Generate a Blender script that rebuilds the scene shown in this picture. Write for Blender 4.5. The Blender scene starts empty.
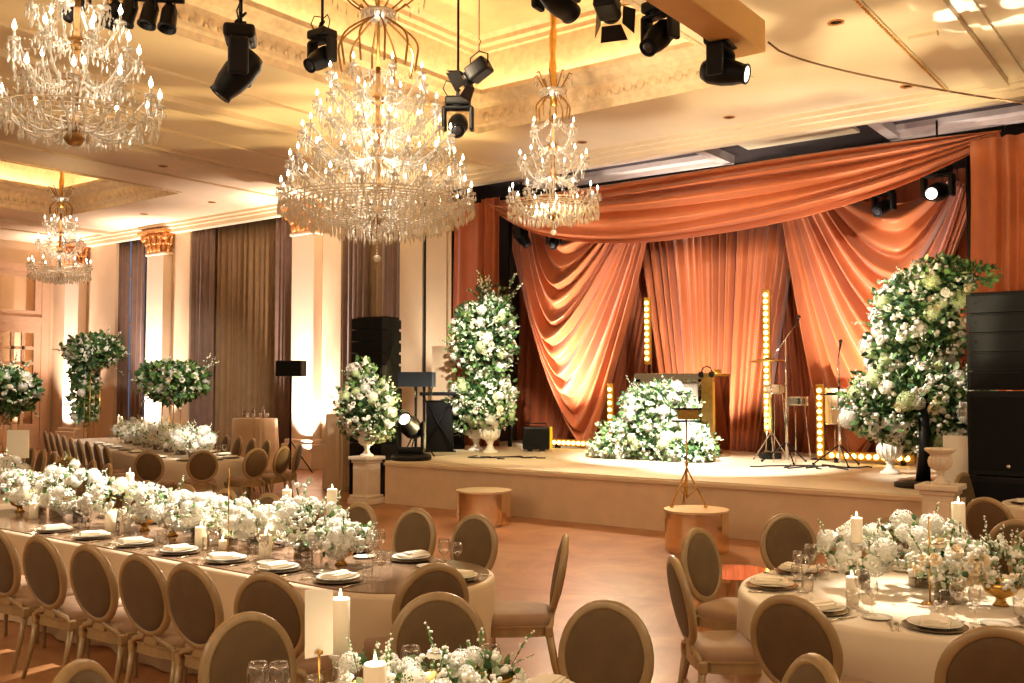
import bpy, bmesh, math, random
from mathutils import Vector, Matrix, Euler

# ---------------------------------------------------------------- camera, world, exposure
SC = bpy.context.scene
COL = SC.collection
PI = math.pi
FOC, CAMH = 970.0, 2.0                       # focal length in pixels of a 1024 x 683 frame
YAW = math.atan(728 / math.hypot(FOC, 44)); PIT = math.atan(44 / FOC)
cd = bpy.data.cameras.new('camera'); cam = bpy.data.objects.new('camera', cd); COL.objects.link(cam)
cd.sensor_width = 36.0; cd.lens = FOC / 1024 * 36.0; cd.clip_end = 200
cam.location = (0, 0, CAMH); cam.rotation_euler = (PI / 2 + PIT, 0, YAW)
SC.camera = cam
_f = Vector((-math.sin(YAW) * math.cos(PIT), math.cos(YAW) * math.cos(PIT), math.sin(PIT)))
_r = Vector((math.cos(YAW), math.sin(YAW), 0)); _u = _r.cross(_f)
def at(u, v, x=None, y=None, z=None, d=None):
    """World point seen at pixel (u, v) of the photograph on the plane x, y, z or at depth d."""
    r = _f * FOC + _r * (u - 512) + _u * (341.5 - v)
    if x is not None: t = x / r.x
    elif y is not None: t = y / r.y
    elif z is not None: t = (z - CAMH) / r.z
    else: t = d / FOC
    return Vector((0, 0, CAMH)) + r * t

W = bpy.data.worlds.new('world'); SC.world = W; W.use_nodes = True
W.node_tree.nodes['Background'].inputs[0].default_value = (1.0, 0.74, 0.48, 1)
W.node_tree.nodes['Background'].inputs[1].default_value = 0.24
SC.view_settings.view_transform = 'Standard'; SC.view_settings.look = 'None'
SC.view_settings.gamma = 1.0; SC.view_settings.use_curve_mapping = False
SC.view_settings.exposure = 0.0
cy = SC.cycles
cy.use_denoising = True
cy.max_bounces = 7; cy.diffuse_bounces = 3; cy.glossy_bounces = 3; cy.transmission_bounces = 6
cy.transparent_max_bounces = 14; cy.caustics_reflective = False; cy.caustics_refractive = False
cy.sample_clamp_indirect = 4.0; cy.sample_clamp_direct = 0.0

def _light(kind, name, loc, power, color, **k):
    d = bpy.data.lights.new(name, kind); o = bpy.data.objects.new(name, d); COL.objects.link(o)
    d.energy = power; d.color = color; o.location = loc
    for a, b in k.items(): setattr(d, a, b)
    return o
def spot(name, loc, target, power, color, deg, blend=.4, size=.06):
    o = _light('SPOT', name, loc, power, color, spot_size=math.radians(deg), spot_blend=blend, shadow_soft_size=size)
    o.rotation_euler = (Vector(target) - Vector(loc)).to_track_quat('-Z', 'Y').to_euler()
    return o
def area(name, loc, rot, sx, sy, power, color):
    o = _light('AREA', name, loc, power, color, shape='RECTANGLE', size=sx, size_y=sy)
    o.rotation_euler = rot
    return o
def gobo(o, scale, lo, hi, stretch=(1, 1, 1), base=.12):
    """Break a spot's beam into soft patches, as the projected gobos on the ceiling."""
    d = o.data; d.use_nodes = True; nt = d.node_tree; em = nt.nodes['Emission']
    g = nt.nodes.new('ShaderNodeTexCoord'); mp = nt.nodes.new('ShaderNodeMapping'); mp.inputs['Scale'].default_value = stretch
    n = nt.nodes.new('ShaderNodeTexNoise'); n.inputs['Scale'].default_value = scale; n.inputs['Detail'].default_value = 1.0
    r = nt.nodes.new('ShaderNodeMapRange'); r.inputs[1].default_value = lo; r.inputs[2].default_value = hi
    r.inputs[3].default_value = base; r.inputs[4].default_value = 1
    nt.links.new(g.outputs['Normal'], mp.inputs[0]); nt.links.new(mp.outputs[0], n.inputs['Vector'])
    nt.links.new(n.outputs[0], r.inputs[0]); nt.links.new(r.outputs[0], em.inputs['Strength'])

WARM = (1.0, .76, .48); GOLD = (1.0, .76, .45); WHT = (1.0, .93, .82); PINK = (1.0, .82, .74)
CEIL = 6.5; TOP = 8.3; YW = 16.0
TRAYS = [(-10.75, -5.55), (-24.75, -19.55)]; TY0, TY1 = 2.0, 13.3
# cove strips hidden on the ledges of the two ceiling trays
for k, (a, b) in enumerate(TRAYS):
    P = 9
    area('cove_strip', ((a + b) / 2, TY1 + .10, 7.13), (PI - .35, 0, 0), b - a, .12, P * (b - a), GOLD)
    area('cove_strip', (a - .10, (TY0 + TY1) / 2, 7.13), (PI, -.35, 0), .12, TY1 - TY0, P * (TY1 - TY0), GOLD)
    area('cove_strip', (b + .10, (TY0 + TY1) / 2, 7.13), (PI, .35, 0), .12, TY1 - TY0, P * (TY1 - TY0), GOLD)
# added soft fill light in place of the unseen rest of the ballroom
area('ballroom_fill', (-6, -2.5, 6.2), (0.5, 0, 0), 14, 2.0, 500, WARM)
area('ballroom_fill', (2.5, 6, 6.2), (0, .5, 0), 2.0, 10, 330, WARM)
# uplights at the foot of each pilaster
for x, dx in ((-28.8, 0), (-24.35, 0), (-18.15, .5)):
    spot('pilaster_uplight', (x + dx, 14.9 + .8 * dx, .30), (x + .2 * dx, 15.75, 2.7), 2600, PINK, 78, 1.0, .06)
    spot('pilaster_uplight', (x + dx * .8, 15.15, .20), (x, 15.70, 6.3), 3000, PINK, 34, .9, .05)
spot('wall_uplight', (-13.95, 14.9, .9), (-13.9, 15.98, 4.2), 500, WHT, 44, .9, .08)
spot('wall_uplight', (-15.0, 14.6, .9), (-14.8, 15.98, 4.0), 260, WHT, 60, .9, .08)
# stage spots: high fronts, and low lamps that rake up the drapes
spot('stage_spot', (-9.6, 12.5, 6.2), (-11.0, 16.9, 2.1), 1300, WHT, 24, .6, .05)
spot('drape_uplight', (-11.1, 15.75, 1.15), (-10.95, 16.95, 2.9), 1500, WHT, 74, .8, .04)
spot('drape_uplight', (-12.0, 15.3, 1.0), (-10.9, 16.95, 3.6), 700, WHT, 50, .8, .04)
spot('drape_uplight', (-4.9, 15.3, .95), (-5.0, 16.95, 3.6), 1300, WHT, 70, .8, .05)
spot('drape_uplight', (-8.2, 16.5, .95), (-8.3, 17.8, 2.7), 700, WHT, 84, .8, .05)
spot('drape_uplight', (-6.9, 16.2, .95), (-7.0, 17.8, 3.0), 260, WHT, 74, .8, .05)
spot('stage_spot', (-5.2, 10.0, 5.6), (-8.2, 14.9, .9), 8200, (1, .95, .88), 24, .6, .06)
spot('stage_spot', (-6.2, 10.0, 5.7), (-6.4, 14.4, .7), 5200, WHT, 30, .6, .06)
spot('stage_spot', (-6.2, 10.0, 5.7), (-10.6, 14.4, .7), 1800, (1, .86, .5), 30, .6, .06)
spot('swag_uplight', (-9.6, 13.4, .95), (-9.4, 16.1, 5.3), 750, WHT, 66, .9, .06)
spot('swag_uplight', (-5.6, 13.4, .95), (-5.8, 16.1, 5.3), 750, WHT, 66, .9, .06)
spot('stage_spot', (-3.4, 10.2, 5.4), (-8.4, 17.6, 3.2), 1300, WHT, 36, .8, .08)
spot('stage_spot', (-7.5, 11.5, 5.9), (-4.6, 16.9, 3.3), 1300, WHT, 34, .8, .08)
spot('stage_spot', (-8.0, 10.0, 6.1), (-3.8, 13.9, 2.2), 5200, WHT, 24, .7, .08)
spot('stage_spot', (-8.0, 10.0, 6.1), (-11.8, 14.7, 2.4), 5200, WHT, 22, .7, .08)
spot('stage_spot', (-7.0, 9.0, 5.9), (-12.0, 11.8, 1.7), 2600, WHT, 16, .7, .08)
spot('stage_spot', (-8.0, 8.4, 6.0), (-7.6, 16.1, 5.2), 500, WARM, 60, .8, .1)
spot('alcove_fill', (-9.0, 16.9, 5.2), (-9.2, 17.2, 6.6), 60, (1, .86, .80), 150, .9, .1)  # fill lights added to brighten the dark alcove coffers
spot('alcove_fill', (-4.0, 16.9, 5.2), (-4.0, 17.2, 6.6), 40, (1, .86, .80), 150, .9, .1)
spot('floor_wash', (-9.5, 15.5, 5.5), (-5.8, 8.6, 0), 2200, (1, .78, .52), 62, .9, .15)
spot('floor_wash', (-3.0, 8.8, 5.2), (-3.3, 5.0, 0), 300, (1, .74, .22), 26, .7, .10)
spot('floor_wash', (-9.0, 8.0, 6.0), (-10.6, 9.9, 0), 500, (1, .80, .30), 16, .6, .10)
# pin spots over the table flowers
for loc, tg, p, a in [((-6.5, 6.9, 5.6), (-9.2, 4.8, .95), 4760, 22), ((-6.5, 6.9, 5.6), (-7.7, 4.75, .95), 4480, 20),
                      ((-6.5, 6.9, 5.6), (-6.3, 4.75, .95), 4760, 20), ((-6.5, 6.9, 5.6), (-5.2, 4.72, .95), 4760, 16),
                      ((-3.3, 8.4, 5.6), (-1.62, 6.2, .95), 3000, 13), ((-3.4, 5.6, 5.6), (-2.5, 2.5, .95), 2500, 11),
                      ((-9.8, 8.9, 6.2), (-14.6, 10.3, .95), 4600, 12), ((-9.8, 8.9, 6.2), (-12.2, 5.7, .95), 4200, 16),
                      ((-9.8, 8.9, 6.2), (-18.6, 11.9, 1.2), 2400, 16), ((-15, 8, 6.1), (-20.0, 12.6, 3.0), 2600, 34), ((-15, 8, 6.1), (-17.5, 9.0, 3.0), 1300, 34)]:  # last two spots added to brighten the raised bouquets
    spot('table_pin_spot', loc, tg, p, WHT, a, .7, .05)
spot('table_pin_spot', (-9.8, 8.9, 6.2), (-13.2, 6.9, .8), 1500, (1, .74, .22), 11, .8, .05)
# gobo patches that the moving heads throw on the ceiling
g = spot('ceiling_gobo', (-3.0, 10.5, 1.2), (-3.0, 12.6, 6.5), 1800, (1, .84, .52), 95, .6, .05); gobo(g, 3.2, .42, .56, (1, 1, 1), .25)
g = spot('ceiling_gobo', (-10.5, 13.0, 1.0), (-15.0, 10.0, 6.5), 2600, (1, .74, .34), 110, .6, .05); gobo(g, 2.4, .42, .56, (2.2, .5, 1), .25)
g = spot('ceiling_gobo', (-2.3, 11.0, 3.4), (-1.9, 12.0, 6.5), 1200, (1, .95, .85), 40, .2, .02); gobo(g, 7.0, .52, .55, (1, 1, 1), .0)

# ---------------------------------------------------------------- materials
def lin(c): return tuple(((x / 255) / 12.92 if x / 255 <= .04045 else ((x / 255 + .055) / 1.055) ** 2.4) for x in c)
def mat(name, rgb, rough=.5, metal=0, vary=.10, scale=6, bump=0, bscale=40, trans=0, ior=1.45, emit=None, es=0, coat=0, sheen=0, spec=.5, rgb2=None, stretch=(1, 1, 1)):
    m = bpy.data.materials.new(name); m.use_nodes = True; nt = m.node_tree; b = nt.nodes['Principled BSDF']
    b.inputs['Roughness'].default_value = rough; b.inputs['Metallic'].default_value = metal
    b.inputs['Transmission Weight'].default_value = trans; b.inputs['IOR'].default_value = ior
    b.inputs['Coat Weight'].default_value = coat; b.inputs['Sheen Weight'].default_value = sheen
    b.inputs['Specular IOR Level'].default_value = spec
    c = lin(rgb)
    tc = nt.nodes.new('ShaderNodeTexCoord'); mp = nt.nodes.new('ShaderNodeMapping'); mp.inputs['Scale'].default_value = stretch
    nt.links.new(tc.outputs['Object'], mp.inputs[0])
    n = nt.nodes.new('ShaderNodeTexNoise'); n.inputs['Scale'].default_value = scale; n.inputs['Detail'].default_value = 4
    nt.links.new(mp.outputs[0], n.inputs['Vector'])
    cr = nt.nodes.new('ShaderNodeValToRGB'); c2 = lin(rgb2) if rgb2 else tuple(min(1, x * (1 + vary)) for x in c)
    c1 = c if rgb2 else tuple(x * (1 - vary) for x in c)
    cr.color_ramp.elements[0].position = .35; cr.color_ramp.elements[1].position = .65
    cr.color_ramp.elements[0].color = (*c1, 1); cr.color_ramp.elements[1].color = (*c2, 1)
    nt.links.new(n.outputs[0], cr.inputs[0]); nt.links.new(cr.outputs[0], b.inputs['Base Color'])
    if bump:
        n2 = nt.nodes.new('ShaderNodeTexNoise'); n2.inputs['Scale'].default_value = bscale
        nt.links.new(mp.outputs[0], n2.inputs['Vector'])
        bp = nt.nodes.new('ShaderNodeBump'); bp.inputs['Strength'].default_value = bump; bp.inputs['Distance'].default_value = .01
        nt.links.new(n2.outputs[0], bp.inputs['Height']); nt.links.new(bp.outputs[0], b.inputs['Normal'])
    if emit:
        b.inputs['Emission Color'].default_value = (*lin(emit), 1); b.inputs['Emission Strength'].default_value = es
    return m
def crystal_mat(name, clear, tint):
    """Cut lead crystal: part clear, part glinting facets, part milky."""
    m = bpy.data.materials.new(name); m.use_nodes = True; nt = m.node_tree; nt.nodes.clear()
    o = nt.nodes.new('ShaderNodeOutputMaterial'); tr = nt.nodes.new('ShaderNodeBsdfTransparent'); gl = nt.nodes.new('ShaderNodeBsdfGlossy')
    tl = nt.nodes.new('ShaderNodeBsdfTranslucent'); df = nt.nodes.new('ShaderNodeBsdfDiffuse')
    tr.inputs[0].default_value = (.97, .95, .90, 1); gl.inputs[0].default_value = (1, .97, .92, 1); gl.inputs[1].default_value = .12
    for q in (tl, df): q.inputs[0].default_value = (*lin(tint), 1)
    a = nt.nodes.new('ShaderNodeMixShader'); b = nt.nodes.new('ShaderNodeMixShader'); c = nt.nodes.new('ShaderNodeMixShader')
    a.inputs[0].default_value = .5; b.inputs[0].default_value = .45; c.inputs[0].default_value = clear
    nt.links.new(tl.outputs[0], a.inputs[1]); nt.links.new(df.outputs[0], a.inputs[2])
    nt.links.new(a.outputs[0], b.inputs[1]); nt.links.new(gl.outputs[0], b.inputs[2])
    nt.links.new(b.outputs[0], c.inputs[1]); nt.links.new(tr.outputs[0], c.inputs[2]); nt.links.new(c.outputs[0], o.inputs[0])
    return m
def thin_glass(name, tint, refl=.18):
    m = bpy.data.materials.new(name); m.use_nodes = True; nt = m.node_tree; nt.nodes.clear()
    o = nt.nodes.new('ShaderNodeOutputMaterial'); tr = nt.nodes.new('ShaderNodeBsdfTransparent'); gl = nt.nodes.new('ShaderNodeBsdfGlossy')
    tr.inputs[0].default_value = (*tint, 1); gl.inputs[1].default_value = .04
    fr = nt.nodes.new('ShaderNodeLayerWeight'); fr.inputs[0].default_value = .45
    mm = nt.nodes.new('ShaderNodeMath'); mm.operation = 'MULTIPLY_ADD'; mm.inputs[1].default_value = .5; mm.inputs[2].default_value = refl * .3
    mx = nt.nodes.new('ShaderNodeMixShader')
    nt.links.new(fr.outputs['Facing'], mm.inputs[0]); nt.links.new(mm.outputs[0], mx.inputs[0])
    nt.links.new(tr.outputs[0], mx.inputs[1]); nt.links.new(gl.outputs[0], mx.inputs[2]); nt.links.new(mx.outputs[0], o.inputs[0])
    return m
M = dict(
    ceiling=mat('ceiling_paint', (236, 214, 180), .6, vary=.03, scale=1.2),
    frieze=mat('frieze_plaster', (232, 206, 166), .6, vary=.10, scale=9, bump=.3, bscale=12),
    traytop=mat('tray_gilt_paint', (226, 200, 154), .45, vary=.08, scale=1.5),
    wall=mat('wall_paint', (214, 186, 152), .6, vary=.04, scale=1.5),
    pilaster=mat('pilaster_paint', (236, 212, 186), .55, vary=.03, scale=2),
    capital=mat('gilt_capital', (205, 140, 80), .4, .35, vary=.2, scale=20, bump=.6, bscale=30),
    gilt=mat('gold_leaf', (214, 168, 88), .3, .85, vary=.1, scale=12),
    brass=mat('brass', (206, 160, 84), .25, .9, vary=.08, scale=12),
    stemgold=mat('dark_brass', (158, 116, 62), .35, .7, vary=.1, scale=12), drumtop=mat('champagne_metal', (238, 212, 168), .35, .6, vary=.04),
    truss=mat('gold_wrap', (226, 174, 104), .5, vary=.05, scale=2),
    floor=None,
    stage=mat('stage_carpet', (226, 196, 160), .8, vary=.05, scale=3, bump=.2, bscale=60),
    stagetop=mat('stage_deck', (238, 220, 190), .5, vary=.05, scale=2),
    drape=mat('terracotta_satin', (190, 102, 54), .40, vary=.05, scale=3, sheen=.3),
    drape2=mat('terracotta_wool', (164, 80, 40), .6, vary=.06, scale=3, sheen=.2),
    curtain=mat('brown_curtain', (116, 88, 72), .55, vary=.1, scale=4, sheen=.3),
    sheer=mat('olive_sheer', (128, 98, 62), .6, vary=.08, scale=4, sheen=.2),
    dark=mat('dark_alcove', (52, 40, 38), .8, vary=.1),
    lilac=mat('grey_coffer', (206, 186, 176), .7, vary=.05),
    black=mat('black_plastic', (12, 12, 13), .45, vary=.15, scale=12, spec=.3),
    blackm=mat('black_metal', (13, 13, 14), .4, .2, spec=.3, vary=.15, scale=12),
    grille=mat('speaker_grille', (15, 15, 16), .7, spec=.2, vary=.3, scale=80, bump=.4, bscale=200),
    chrome=mat('chrome', (215, 210, 200), .15, 1, vary=.03),
    mirror=mat('mirrored_panel', (235, 214, 186), .07, 1, vary=.02, scale=2),
    wood=mat('champagne_wood', (160, 131, 90), .36, vary=.12, scale=14, coat=.3, stretch=(1, 1, .3)),
    pad=mat('taupe_velvet', (98, 74, 42), .75, vary=.10, scale=10, sheen=.1, bump=.15, bscale=120),
    seat=mat('rose_taupe_velvet', (162, 128, 98), .7, vary=.06, scale=10, sheen=.15, bump=.1, bscale=120),
    cloth=mat('champagne_cloth', (214, 186, 150), .55, vary=.04, scale=3, sheen=.3),
    cloth2=mat('cream_cloth', (226, 206, 176), .6, vary=.03, scale=3, sheen=.3),
    tabletop=mat('smoked_mirror_top', (156, 126, 100), .14, .35, vary=.05, scale=2),
    china=mat('cream_china', (244, 234, 214), .18, vary=.02, coat=.4),
    charger=mat('pewter_charger', (150, 124, 92), .25, .5, vary=.1, scale=20),
    napkin=mat('linen_napkin', (240, 226, 202), .8, vary=.03, scale=30, bump=.1),
    paper=mat('white_card', (246, 238, 222), .7, vary=.02),
    silver=mat('silver_cutlery', (226, 214, 190), .18, 1, vary=.03),
    wax=mat('ivory_wax', (250, 236, 210), .5, vary=.02, emit=(255, 210, 150), es=.12),
    flame=mat('candle_flame', (255, 236, 190), .5, emit=(255, 222, 160), es=14),
    bulb=mat('chandelier_bulb', (255, 244, 220), .3, emit=(255, 236, 200), es=14),
    battenbulb=mat('amber_bulb', (255, 214, 120), .3, emit=(255, 214, 120), es=7),
    batten=mat('amber_batten', (168, 118, 40), .4, .3, vary=.05),
    lens=mat('lamp_lens', (255, 250, 235), .1, emit=(255, 246, 226), es=4),
    lensoff=mat('dark_lens', (60, 60, 66), .08, .3),
    leafa=mat('deep_leaf', (50, 84, 46), .5, vary=.3, scale=9),
    leafb=mat('mid_leaf', (98, 134, 70), .5, vary=.25, scale=9),
    leafc=mat('sage_leaf', (176, 192, 152), .55, vary=.2, scale=9),
    petal=mat('white_petal', (250, 246, 232), .6, vary=.03, scale=20),
    cream=mat('cream_petal', (246, 226, 188), .6, vary=.04, scale=20),
    greenish=mat('lime_petal', (204, 218, 160), .6, vary=.08, scale=20),
    stem=mat('green_stem', (86, 110, 56), .5, vary=.1),
    urn=mat('white_plaster', (244, 236, 222), .6, vary=.03, bump=.1),
    ped=mat('plinth_plaster', (236, 216, 188), .6, vary=.03),
    cable=mat('black_cable', (24, 22, 22), .6),
    tan=mat('tan_cable', (120, 84, 44), .6),
    navy=mat('navy_panel', (16, 24, 42), .35, vary=.1),
    door=mat('door_paint', (206, 170, 140), .5, vary=.04),
    yellow=mat('yellow_lit_side', (222, 176, 30), .5, vary=.05, emit=(255, 190, 20), es=.5),  # yellow light falling on the lamp box's side, put into its colour
    night=mat('dusk_glass', (120, 134, 160), .15, vary=.1, emit=(170, 190, 230), es=.25),
    skin=mat('conga_hide', (236, 206, 170), .6, vary=.05),
    crystal=crystal_mat('cut_crystal', .28, (255, 250, 238)), crystalw=crystal_mat('warm_crystal', .28, (255, 238, 200)),
    glass=thin_glass('wine_glass', (.995, .985, .97)), smoked=thin_glass('smoked_glass', (.62, .55, .42), .4),
)
def floor_material():
    m = bpy.data.materials.new('burnished_terracotta_floor'); m.use_nodes = True; nt = m.node_tree; b = nt.nodes['Principled BSDF']
    tc = nt.nodes.new('ShaderNodeTexCoord')
    n = nt.nodes.new('ShaderNodeTexNoise'); n.inputs['Scale'].default_value = .9; n.inputs['Detail'].default_value = 7; n.inputs['Roughness'].default_value = .62; n.inputs['Distortion'].default_value = 1.6
    n3 = nt.nodes.new('ShaderNodeTexBrick'); n3.inputs['Scale'].default_value = 1.0; n3.inputs['Brick Width'].default_value = .9; n3.inputs['Row Height'].default_value = .9
    n3.offset = 0; n3.inputs['Mortar Size'].default_value = .003
    n3.inputs['Color1'].default_value = (1, 1, 1, 1); n3.inputs['Color2'].default_value = (.93, .93, .93, 1); n3.inputs['Mortar'].default_value = (.75, .75, .75, 1)
    cr = nt.nodes.new('ShaderNodeValToRGB'); e = cr.color_ramp.elements
    e[0].position = .34; e[0].color = (*lin((150, 94, 54)), 1); e[1].position = .66; e[1].color = (*lin((190, 134, 86)), 1)
    mx = nt.nodes.new('ShaderNodeMix'); mx.data_type = 'RGBA'; mx.blend_type = 'MULTIPLY'; mx.inputs[0].default_value = 1
    for q in (n, n3): nt.links.new(tc.outputs['Object'], q.inputs['Vector'])
    nt.links.new(n.outputs[0], cr.inputs[0]); nt.links.new(cr.outputs[0], mx.inputs[6]); nt.links.new(n3.outputs[0], mx.inputs[7])
    nt.links.new(mx.outputs[2], b.inputs['Base Color']); b.inputs['Roughness'].default_value = .32
    bp = nt.nodes.new('ShaderNodeBump'); bp.inputs['Strength'].default_value = .12; bp.inputs['Distance'].default_value = .02
    nt.links.new(n.outputs[0], bp.inputs['Height']); nt.links.new(bp.outputs[0], b.inputs['Normal'])
    return m
M['floor'] = floor_material()

# ---------------------------------------------------------------- mesh helpers
class MB:
    """Collects shapes, then links them as one mesh object."""
    def __init__(s): s.v = []; s.f = []; s.s = []
    def add(s, vs, fs, smooth=False):
        o = len(s.v); s.v += [tuple(p) for p in vs]; s.f += [tuple(i + o for i in f) for f in fs]; s.s += [smooth] * len(fs); return s
    def box(s, c, d, b=0, rot=None):
        x, y, z = d[0] / 2, d[1] / 2, d[2] / 2
        if b <= 0:
            vs = [Vector((i * x, j * y, k * z)) for i in (-1, 1) for j in (-1, 1) for k in (-1, 1)]
            fs = [(0, 1, 3, 2), (4, 6, 7, 5), (0, 4, 5, 1), (2, 3, 7, 6), (0, 2, 6, 4), (1, 5, 7, 3)]
        else:
            bm = bmesh.new(); bmesh.ops.create_cube(bm, size=1)
            for q in bm.verts: q.co = Vector((q.co.x * d[0], q.co.y * d[1], q.co.z * d[2]))
            bmesh.ops.bevel(bm, geom=list(bm.edges), offset=min(b, min(d) * .45), segments=2, affect='EDGES', profile=.5)
            bm.verts.index_update(); vs = [q.co.copy() for q in bm.verts]; fs = [tuple(w.index for w in f.verts) for f in bm.faces]; bm.free()
        R = Euler(rot).to_matrix() if rot else None
        vs = [(R @ p if R else p) + Vector(c) for p in vs]
        return s.add(vs, fs, False)
    def lathe(s, prof, n=24, c=(0, 0, 0), rot=None, squash=1, smooth=True, cap=True):
        vs = []; R = Euler(rot).to_matrix() if rot else None
        for r, z in prof:
            for i in range(n):
                a = 2 * PI * i / n; p = Vector((r * math.cos(a), r * squash * math.sin(a), z)); vs.append((R @ p if R else p) + Vector(c))
        fs = [(j * n + i, j * n + (i + 1) % n, (j + 1) * n + (i + 1) % n, (j + 1) * n + i) for j in range(len(prof) - 1) for i in range(n)]
        if cap:
            if prof[0][0] > 1e-4: fs.append(tuple(reversed(range(n))))
            if prof[-1][0] > 1e-4: fs.append(tuple((len(prof) - 1) * n + i for i in range(n)))
        return s.add(vs, fs, smooth)
    def tube(s, pts, r, n=8, smooth=True, closed=False):
        pts = [Vector(p) for p in pts]; m = len(pts); rr = r if isinstance(r, (list, tuple)) else [r] * m; vs = []; pv = None
        for i, p in enumerate(pts):
            if closed: t = pts[(i + 1) % m] - pts[i - 1]
            else: t = pts[min(i + 1, m - 1)] - pts[max(i - 1, 0)]
            t.normalize()
            if pv is None: pv = t.orthogonal().normalized()
            pv = (pv - t * pv.dot(t)); pv = pv.normalized() if pv.length > 1e-6 else t.orthogonal().normalized()
            w = t.cross(pv)
            for k in range(n):
                a = 2 * PI * k / n; vs.append(p + (pv * math.cos(a) + w * math.sin(a)) * rr[i])
        fs = [(j * n + i, j * n + (i + 1) % n, (j + 1) * n + (i + 1) % n, (j + 1) * n + i) for j in range(m - 1) for i in range(n)]
        if closed: fs += [((m - 1) * n + i, (m - 1) * n + (i + 1) % n, (i + 1) % n, i) for i in range(n)]
        else: fs += [tuple(reversed(range(n))), tuple((m - 1) * n + i for i in range(n))]
        return s.add(vs, fs, smooth)
    def ball(s, c, r, n=10, m=6, rot=None):
        rx, ry, rz = r if isinstance(r, (list, tuple)) else (r, r, r)
        R = Euler(rot).to_matrix() if rot else None
        vs = [Vector((0, 0, -rz))]; 
        for j in range(1, m):
            t = -PI / 2 + PI * j / m
            for i in range(n): a = 2 * PI * i / n; vs.append(Vector((rx * math.cos(t) * math.cos(a), ry * math.cos(t) * math.sin(a), rz * math.sin(t))))
        vs.append(Vector((0, 0, rz))); e = len(vs) - 1
        vs = [(R @ p if R else p) + Vector(c) for p in vs]
        fs = [(0, 1 + (i + 1) % n, 1 + i) for i in range(n)]
        fs += [(1 + j * n + i, 1 + j * n + (i + 1) % n, 1 + (j + 1) * n + (i + 1) % n, 1 + (j + 1) * n + i) for j in range(m - 2) for i in range(n)]
        fs += [(e, 1 + (m - 2) * n + i, 1 + (m - 2) * n + (i + 1) % n) for i in range(n)]
        return s.add(vs, fs, True)
    def grid(s, fn, nu, nv, smooth=True):
        vs = [fn(i / nu, j / nv) for j in range(nv + 1) for i in range(nu + 1)]
        fs = [(j * (nu + 1) + i, j * (nu + 1) + i + 1, (j + 1) * (nu + 1) + i + 1, (j + 1) * (nu + 1) + i) for j in range(nv) for i in range(nu)]
        return s.add(vs, fs, smooth)
    def prism(s, poly, z0, z1, smooth=False):
        n = len(poly); vs = [(x, y, z0) for x, y in poly] + [(x, y, z1) for x, y in poly]
        return s.add(vs, [tuple(reversed(range(n))), tuple(range(n, 2 * n))] + [(i, (i + 1) % n, n + (i + 1) % n, n + i) for i in range(n)], smooth)
    def drop(s, c, r, l):
        x, y, z = c
        return s.add([(x, y, z), (x + r, y, z - l * .62), (x, y + r, z - l * .62), (x - r, y, z - l * .62), (x, y - r, z - l * .62), (x, y, z - l)],
                     [(0, 1, 2), (0, 2, 3), (0, 3, 4), (0, 4, 1), (5, 2, 1), (5, 3, 2), (5, 4, 3), (5, 1, 4)])
    def bead(s, c, r):
        x, y, z = c
        return s.add([(x, y, z + r), (x + r, y, z), (x, y + r, z), (x - r, y, z), (x, y - r, z), (x, y, z - r)],
                     [(0, 1, 2), (0, 2, 3), (0, 3, 4), (0, 4, 1), (5, 2, 1), (5, 3, 2), (5, 4, 3), (5, 1, 4)])
    def mesh(s, name, m):
        me = bpy.data.meshes.new(name); me.from_pydata(s.v, [], s.f); me.polygons.foreach_set('use_smooth', s.s); me.materials.append(m); me.update(); return me
    def build(s, name, m, parent=None, loc=None, rot=None):
        o = bpy.data.objects.new(name, s.mesh(name, m)); COL.objects.link(o)
        if parent: o.parent = parent
        if loc is not None: o.location = loc
        if rot is not None: o.rotation_euler = rot
        return o
def tag(o, label, cat, group=None, kind=None):
    if label: o['label'] = label
    if cat: o['category'] = cat
    if group: o['group'] = group
    if kind: o['kind'] = kind
    return o
def struct(name, mb, m, parent=None):
    o = mb.build(name, m, parent)
    if not parent: o['kind'] = 'structure'
    return o
def thing(name, label, cat, loc=(0, 0, 0), rz=0, group=None):
    o = bpy.data.objects.new(name, None); COL.objects.link(o); o.empty_display_size = .1
    o.location = loc; o.rotation_euler = (0, 0, rz); return tag(o, label, cat, group)
def use(me, name, parent=None, loc=None, rot=None, scale=None):
    o = bpy.data.objects.new(name, me); COL.objects.link(o)
    if parent: o.parent = parent
    if loc is not None: o.location = loc
    if rot is not None: o.rotation_euler = rot
    if scale is not None: o.scale = (scale,) * 3 if isinstance(scale, (int, float)) else scale
    return o
KIDS = {}
def kids(o):
    return [c for c in bpy.data.objects if c.parent == o]
def index_kids():
    KIDS.clear()
    for c in bpy.data.objects:
        if c.parent: KIDS.setdefault(c.parent.name, []).append(c)
def copy_tree(o, loc=None, rz=None, label=None, group=None, parent=None):
    c = o.copy(); COL.objects.link(c)
    if parent: c.parent = parent
    if loc is not None: c.location = loc
    if rz is not None: c.rotation_euler = (0, 0, rz)
    if label: c['label'] = label
    if group: c['group'] = group
    for ch in KIDS.get(o.name, []): copy_tree(ch, parent=c)
    return c
ORD = ['first', 'second', 'third', 'fourth', 'fifth', 'sixth', 'seventh', 'eighth', 'ninth', 'tenth', 'eleventh', 'twelfth']
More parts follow.
